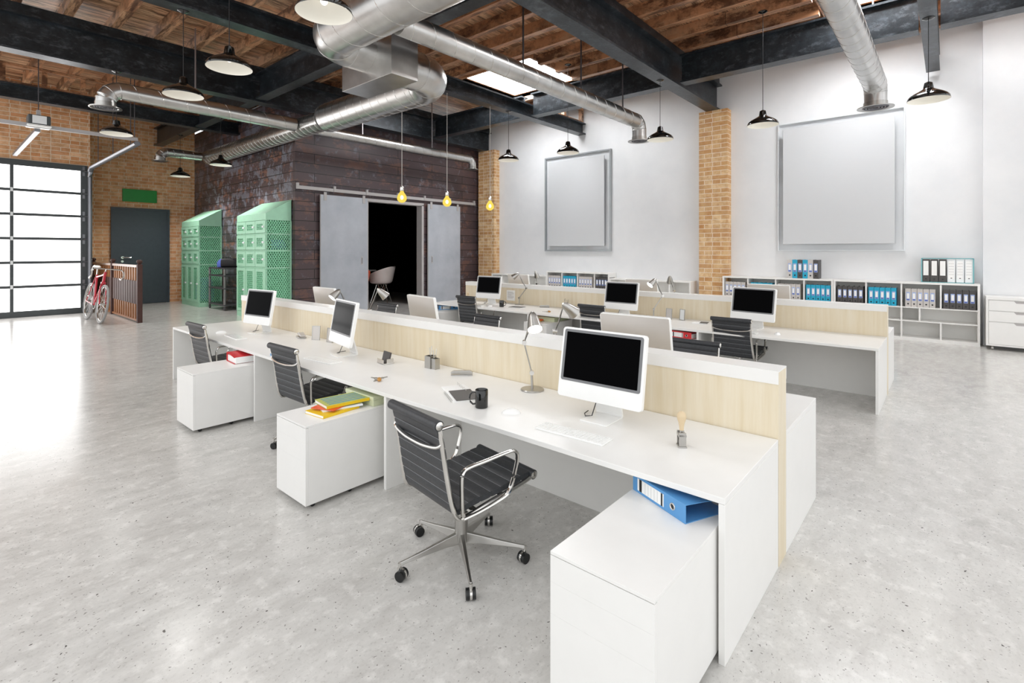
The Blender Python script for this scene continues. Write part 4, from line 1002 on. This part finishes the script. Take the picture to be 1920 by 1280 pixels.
shell_chair('pinkish-white shell armchair on wire legs in the dark room', (9.80, 14.16, 0), 132, 'shell', 1.38)
shell_chair('orange shell chair partly hidden by the left sliding door', (8.72, 14.02, 0), 40, 'orange', 1.38)
t = thing('round_table', 'white round table top in the dark room behind the chairs', 'table', (9.55, 15.15, 0))
obj('tabletop', MB().lathe([(.001, 1.01), (.60, 1.01), (.62, 1.025), (.60, 1.04), (.001, 1.04)], n=40), 'white', t, smooth=True); obj('pedestal', MB().lathe([(.3, 0), (.28, .02), (.05, .05), (.04, 1.01)], n=24, cap=True), 'chrome', t, smooth=True)

# ------------------------------------------------------------------ lockers
def locker(label, y0, y1):
    X0, X1 = 5.34, 5.975; t = thing('locker_bank', label, 'locker', (0, 0, 0)); zt0, zt1 = 2.60, 2.97; w = .028; n = 3
    # carcass frame
    obj('back_panel', B(X1-.01, X1, y0, y1, 0, zt1-.02), 'green', t)
    obj('plinth', B(X0, X1-.01, y0, y1, 0, .13), 'green', t)
    mb = MB(); mb.skin([[mb.v((X0, y0, zt0)), mb.v((X1, y0, zt1)), mb.v((X1, y0, zt0-.16)), mb.v((X0, y0, zt0-.16))], [mb.v((X0, y1, zt0)), mb.v((X1, y1, zt1)), mb.v((X1, y1, zt0-.16)), mb.v((X0, y1, zt0-.16))]])
    obj('sloping_top', mb, 'green', t)
    for y in (y0, y1-w):
        for x in (X0, X1-.01-w): obj('corner_post', B(x, x+w, y, y+w, .13, zt0-.16), 'green', t)
    tiers = [.13, 1.29, 1.71, 2.12, zt0-.165]
    for z in tiers[1:-1]: obj('shelf', B(X0+.006, X1-.012, y0+.004, y1-.004, z-.03, z), 'green', t)
    zb, ztop = tiers[0], tiers[-1]
    obj('mesh_side', B(X0+w, X1-.01-w, y0+.006, y0+.008, zb, ztop), 'mesh_x', t); obj('mesh_side', B(X0+w, X1-.01-w, y1-.008, y1-.006, zb, ztop), 'mesh_x', t)
    dw = (y1-y0)/n
    for i in range(1, n): obj('mesh_divider', B(X0+w, X1-.012, y0+dw*i-.002, y0+dw*i+.002, zb, ztop), 'mesh_x', t)
    for i in range(n):
        for z0, z1 in zip(tiers, tiers[1:]):
            a, b = y0+dw*i+.008, y0+dw*(i+1)-.008; c, d = z0+.008, z1-.034 if z1 != ztop else z1-.004; f = .1
            if z1 == ztop: d = z1-.006
            mb = MB()
            for bx in ((a, a+f*1.35, c, d), (b-f*.8, b, c, d), (a+f*1.35, b-f*.8, c, c+f*.75), (a+f*1.35, b-f*.8, d-f*.75, d)): mb.box(X0-.014, X0+.002, *bx)
            dr = obj('locker_door', mb, 'green', t)
            obj('door_mesh', B(X0-.006, X0-.004, a+f*1.35, b-f*.8, c+f*.75, d-f*.75), 'mesh_y', dr)
            zm = (c+d)/2
            mb = MB(); mb.box(X0-.03, X0-.014, a+.05, a+.16, zm-.022, zm+.022); obj('latch', mb, 'white_card', dr, bevel=.004)
    return t
locker('mint green mesh locker bank, nearer one behind the far left monitor', 12.44, 14.16)
locker('mint green mesh locker bank, farther one beside the brick wall', 17.0, 18.56)
def bag(label, c, s, sx, sy, sz, ma, mb_, cat='bag', rz=0):
    t = thing('sports_bag', label, cat, c, rz)
    def lump(x0, x1):
        mb = MB(); R = []
        for i in range(9):
            u = x0+(x1-x0)*i/8; e = 1-abs(u)**4*.35; R.append([mb.v((u*sx, math.copysign(abs(math.cos(a))**.6, math.cos(a))*sy*e, sz*.5*e*(1+math.copysign(abs(math.sin(a))**.6, math.sin(a)))) ) for a in [2*PI*k/20 for k in range(20)]])
        mb.skin(R); return mb
    obj('end_pocket', lump(-1, -.55), ma, t, smooth=True); obj('body', lump(-.55, 1), mb_, t, smooth=True)
    obj('carry_strap', MB().tube([(-.4*sx, -.4*sy, sz*.9), (-.2*sx, -.2*sy, sz*1.08), (.2*sx, -.2*sy, sz*1.1), (.5*sx, -.4*sy, sz*.9)], .012, 6), 'bag_black', t, smooth=True)
bag('blue and black sports bag lying on top of the trolley', (5.70, 15.72, 1.212), 1, .27, .17, .27, 'bag_blue', 'bag_black', 'bag', -.75)
bag('blue and dark bag seen through the mesh of the nearer locker', (5.66, 12.74, 1.712), 1, .26, .2, .28, 'bag_black', 'bag_blue')
bag('blue bag at the bottom of the farther locker behind the mesh', (5.58, 17.27, .132), 1, .22, .2, .75, 'bag_blue', 'bag_blue')
# trolley
t = thing('service_trolley', 'dark metal four-shelf trolley on casters between the two locker banks', 'trolley', (5.70, 16.0, 0)); a, b = .235, .60
for z in (.15, .62, .98, 1.19): obj('shelf', B(-a, a, -b, b, z-.02, z+.02), 'dark_metal', t, bevel=.004)
for x in (-a+.025, a-.025):
    for y in (-b+.03, b-.03):
        obj('post', B(x-.024, x+.024, y-.024, y+.024, .11, 1.205), 'cart_post', t, bevel=.006)
        mb = MB(); mb.cyl((x-.014, y, .055), (x+.014, y, .055), .055, 18); mb.box(x-.02, x+.02, y-.012, y+.012, .06, .112); obj('caster', mb, 'tyre_dark', t, smooth=True)

# ------------------------------------------------------------------ garage door, brick wall door, sign
YG = 17.85
dr = struct('door_1', B(-1.35, 2.89, YG, YG+.05, 3.86, 4.01), 'garage_frame')
def dpart(nm, bx, m): 
    return obj(nm, B(*bx), m, dr)
dpart('bottom_rail', (-1.35, 2.89, YG, YG+.05, 0, .155), 'garage_frame')
for x0, x1 in ((2.74, 2.89), (1.37, 1.44), (-.0, .07), (-1.35, -1.2)): dpart('stile', (x0, x1, YG, YG+.05, .155, 3.86), 'garage_frame')
hz = [.155]+[3.86-.617*i for i in range(5, 0, -1)]+[3.86]
for z in hz[1:-1]: 
    for x0, x1 in ((-1.2, 0), (.07, 1.37), (1.44, 2.74)): dpart('glazing_bar', (x0, x1, YG, YG+.05, z-.034, z+.034), 'garage_frame')
for z0, z1 in zip(hz, hz[1:]):
    for x0, x1 in ((-1.2, 0), (.07, 1.37), (1.44, 2.74)): dpart('pane', (x0, x1, YG+.02, YG+.03, z0+(.03 if z0 != hz[0] else 0), z1-(.03 if z1 != hz[-1] else 0)), 'pane')
for z in hz[1:]+[.155]:
    mb = MB(); mb.box(2.78, 2.83, YG-.012, YG, z-.13, z-.03); mb.box(2.78, 2.83, YG-.012, YG, z+.03, z+.13); mb.cyl((2.80, YG-.02, z), (2.93, YG-.02, z), .012, 8)
    obj('roller_hinge', mb, 'track', dr)
    if z not in (hz[-1], .155): obj('centre_hinge', B(1.38, 1.43, YG-.01, YG, z-.05, z+.05), 'white_card', dr)
t = thing('garage_door_track', 'grey metal track rising beside the garage door and running into the room', 'track', (2.93, YG-.06, 0))
mb = MB(); pts = [(0, 0, .02), (0, 0, 3.70), (0, -.06, 3.86), (0, -.20, 3.95), (0, -4.75, 3.97)]
mb.tube(pts, .062, 8, .8); obj('track_rail', mb, 'track', t, smooth=True)
for y in (-1.0, -2.6, -4.2): rodpart(t, 0, y, 3.97, 6.07, .016)
t = thing('garage_door_crossbar', 'pale flat bar hanging across in front of the garage wall with the opener', 'bar', (0, 13.10, 4.03))
obj('flat_bar', B(-1.2, 2.95, -.02, .02, 0, .07), 'rail_grey', t)
for x in (-.6, 2.9): rodpart(t, x, .03, .05, 2.04, .016)
t = thing('garage_door_opener', 'white and grey opener motor box on the crossbar by the garage wall', 'motor', (1.40, 13.16, 3.93))
obj('motor_case', B(-.16, .16, -.16, .12, .15, .33), 'garage_frame', t, bevel=.02); obj('front_panel', B(-.10, .10, -.166, -.16, .165, .315), 'white_card', t); obj('light_cover', B(-.175, .175, -.18, .13, .11, .15), 'white_gloss', t, bevel=.02)
obj('drive_rail', B(-.04, .04, .13, 3.95, .06, .12), 'track', t); obj('hanger_bracket', B(-.03, .03, -.02, .02, .33, .45), 'rail_grey', t)
rodpart(t, 0, 0, .45, 2.14, .014)
d2 = struct('door_2', B(3.77, 5.17, YW-.06, YW-.01, .01, 2.97), 'door_dark')
mb = MB(); mb.box(3.70, 3.77, YW-.08, YW, 0, 3.04); mb.box(5.17, 5.24, YW-.08, YW, 0, 3.04); mb.box(3.77, 5.17, YW-.08, YW, 2.97, 3.04)
fr = obj('door_frame', mb, 'door_dark', d2)
mb = MB(); mb.cyl((3.98, YW-.1, 1.48), (3.98, YW-.06, 1.48), .04, 16); mb.tube([(3.98, YW-.1, 1.48), (4.02, YW-.12, 1.48), (4.2, YW-.12, 1.48)], .016, 8); mb.cyl((3.98, YW-.075, 1.36), (3.98, YW-.06, 1.36), .035, 16)
obj('door_handle', mb, 'chrome', d2, smooth=True)
tag(obj('exit_sign', B(3.99, 4.89, YW-.06, YW-.001, 3.235, 3.63), 'sign_green', None, bevel=.006), 'blank green sign panel on the brick wall above the dark door', 'sign')

# ------------------------------------------------------------------ slatted fence
t = thing('slatted_fence', 'brown slatted wooden fence with three posts beside the bicycle', 'fence', (3.28, 0, 0))
for y in (14.42, 17.0, 19.40):
    mb = MB(); mb.box(-.05, .05, y-.055, y+.055, 0, 1.37)
    p = obj('post', mb, 'fence_dark', t, bevel=.006); obj('post_cap', MB().lathe([(.045, 1.37), (.03, 1.385), (.05, 1.405), (.062, 1.435), (.05, 1.47), (.001, 1.485)], (0, y, 0), 18), 'fence_dark', p, smooth=True)
obj('top_rail', B(-.03, .03, 14.49, 19.33, 1.30, 1.355), 'rail_pale', t); obj('bottom_rail', B(-.03, .03, 14.49, 19.33, .03, .07), 'fence_mid', t)
y = 14.56
while y < 19.3:
    if abs(y-17.0) > .13: obj('slat', B(-.016, .016, y-.042, y+.042, .07, 1.30), 'fence_mid', t)
    y += .222
y = 14.56
while y < 19.3:
    if abs(y-17.0) > .13: obj('middle_board', B(-.03, -.0165, y-.088, y+.088, .43, .98), 'fence_dark', t)
    y += .222

# ------------------------------------------------------------------ bicycle
t = thing('bicycle', 'red racing bicycle with drop handlebars leaning by the garage door', 'bicycle', (2.63, 14.93, 0)); t.scale = (1.2,)*3; t.rotation_euler = (0, math.radians(7), math.radians(2))
# local: front wheel at y=0, rear wheel at y=1.0
WR = .378
for nm, y in (('front_wheel', 0), ('rear_wheel', 1.0)):
    w = obj(nm, MB().torus((0, y, WR), (1, 0, 0), WR-.022, .022, 44, 8), 'tyre', t, smooth=True)
    obj('rim', MB().torus((0, y, WR), (1, 0, 0), WR-.052, .010, 40, 6), 'chrome', w, smooth=True)
    mb = MB(); mb.cyl((-.04, y, WR), (.04, y, WR), .02, 12)
    for i in range(24):
        a = 2*PI*i/24; mb.cyl(((-.03 if i % 2 else .03), y, WR), (0, y+math.cos(a)*(WR-.05), WR+math.sin(a)*(WR-.05)), .0018, 5)
    obj('spokes', mb, 'chrome', w)
bb = (0, .585, .33); st = (0, .725, .93); hd0 = (0, .17, .80); hd1 = (0, .13, 1.0)
mb = MB()
mb.cyl(bb, st, .019, 12); mb.cyl(bb, hd0, .021, 12); mb.cyl((0, .715, .88), (0, .145, .95), .018, 12); mb.cyl(hd0, hd1, .024, 12)
for s in (-1, 1):
    mb.cyl((s*.02, .585, .33), (s*.05, 1.0, WR), .011, 10); mb.cyl((s*.02, .715, .88), (s*.05, 1.0, WR), .009, 10)
obj('frame', mb, 'bike_red', t, smooth=True)
mb = MB()
for s in (-1, 1): mb.tube([(s*.02, .19, .79), (s*.045, .14, .70), (s*.05, .06, .48), (s*.05, 0, WR)], .011, 10)
mb.box(-.035, .035, .15, .2, .77, .80); obj('fork', mb, 'bike_red', t, smooth=True)
obj('seat_post', MB().cyl(st, (0, .755, 1.07), .013, 10), 'chrome', t, smooth=True)
mb = MB(); mb.skin([[mb.v((s*w, y, z)) for s, z in ((-1, z0), (1, z0), (.7, z1), (-.7, z1))] for y, w, z0, z1 in ((.55, .012, 1.08, 1.10), (.65, .025, 1.075, 1.11), (.77, .06, 1.07, 1.115), (.85, .075, 1.075, 1.125))])
obj('saddle', mb, 'leather_w', t, bevel=.01, smooth=True)
mb = MB(); mb.tube([hd1, (0, .11, 1.04), (0, .03, 1.06)], .013, 10); obj('stem', mb, 'chrome', t, smooth=True)
mb = MB(); pts = [(-.24, .12, .88), (-.25, .04, .86), (-.25, -.05, .92), (-.245, -.04, 1.02), (-.23, .03, 1.06), (0, .03, 1.06), (.23, .03, 1.06), (.245, -.04, 1.02), (.25, -.05, .92), (.25, .04, .86), (.24, .12, .88)]
mb.tube(pts, .014, 10); obj('handlebar', mb, 'chrome', t, smooth=True)
mb = MB()
for s in (-1, 1): mb.tube([(s*.247, -.05, 1.03), (s*.25, -.09, .98), (s*.25, -.08, .90)], .009, 8)
obj('brake_levers', mb, 'brushed', t, smooth=True)
mb = MB(); mb.torus(bb, (1, 0, 0), .085, .008, 28, 6)
for a in range(5): mb.cyl((.02, .585, .33), (.012, .585+.08*math.cos(a*1.257), .33+.08*math.sin(a*1.257)), .006, 6)
mb.box(.03, .045, .575, .595, .16, .34); mb.box(-.045, -.03, .575, .595, .32, .5); mb.box(.045, .12, .545, .625, .15, .17); mb.box(-.12, -.045, .545, .625, .49, .51)
obj('crankset', mb, 'brushed', t)
mb = MB(); mb.tube([(.02, .585, .415), (.02, 1.0, .43)], .004, 5); mb.tube([(.02, .585, .245), (.02, 1.0, .345)], .004, 5); obj('chain', mb, 'dark_metal', t)

# ------------------------------------------------------------------ world, camera, view
w = bpy.data.worlds.new('daylight'); scn.world = w; w.use_nodes = True
bg = w.node_tree.nodes['Background']; bg.inputs[0].default_value = (.97, .985, 1, 1); bg.inputs[1].default_value = .92
cam = bpy.data.cameras.new('camera'); co = bpy.data.objects.new('camera', cam); COL.objects.link(co); scn.camera = co
F = 948.0; TH = math.radians(40.8)
cam.sensor_width = 36; cam.lens = F/1920*36; cam.shift_y = -(640-469.5)/1920; cam.clip_start = .05; cam.clip_end = 200
co.location = (0, 0, 1.70); co.rotation_euler = (PI/2, 0, TH-PI/2)
vs = scn.view_settings; vs.view_transform = 'Standard'; vs.look = 'None'; vs.gamma = 1; vs.use_curve_mapping = False; vs.exposure = .72
scn.cycles.max_bounces = 10; scn.cycles.diffuse_bounces = 5; scn.cycles.glossy_bounces = 4; scn.cycles.transparent_max_bounces = 16
scn.cycles.sample_clamp_indirect = 6
scn.cycles.use_denoising = True
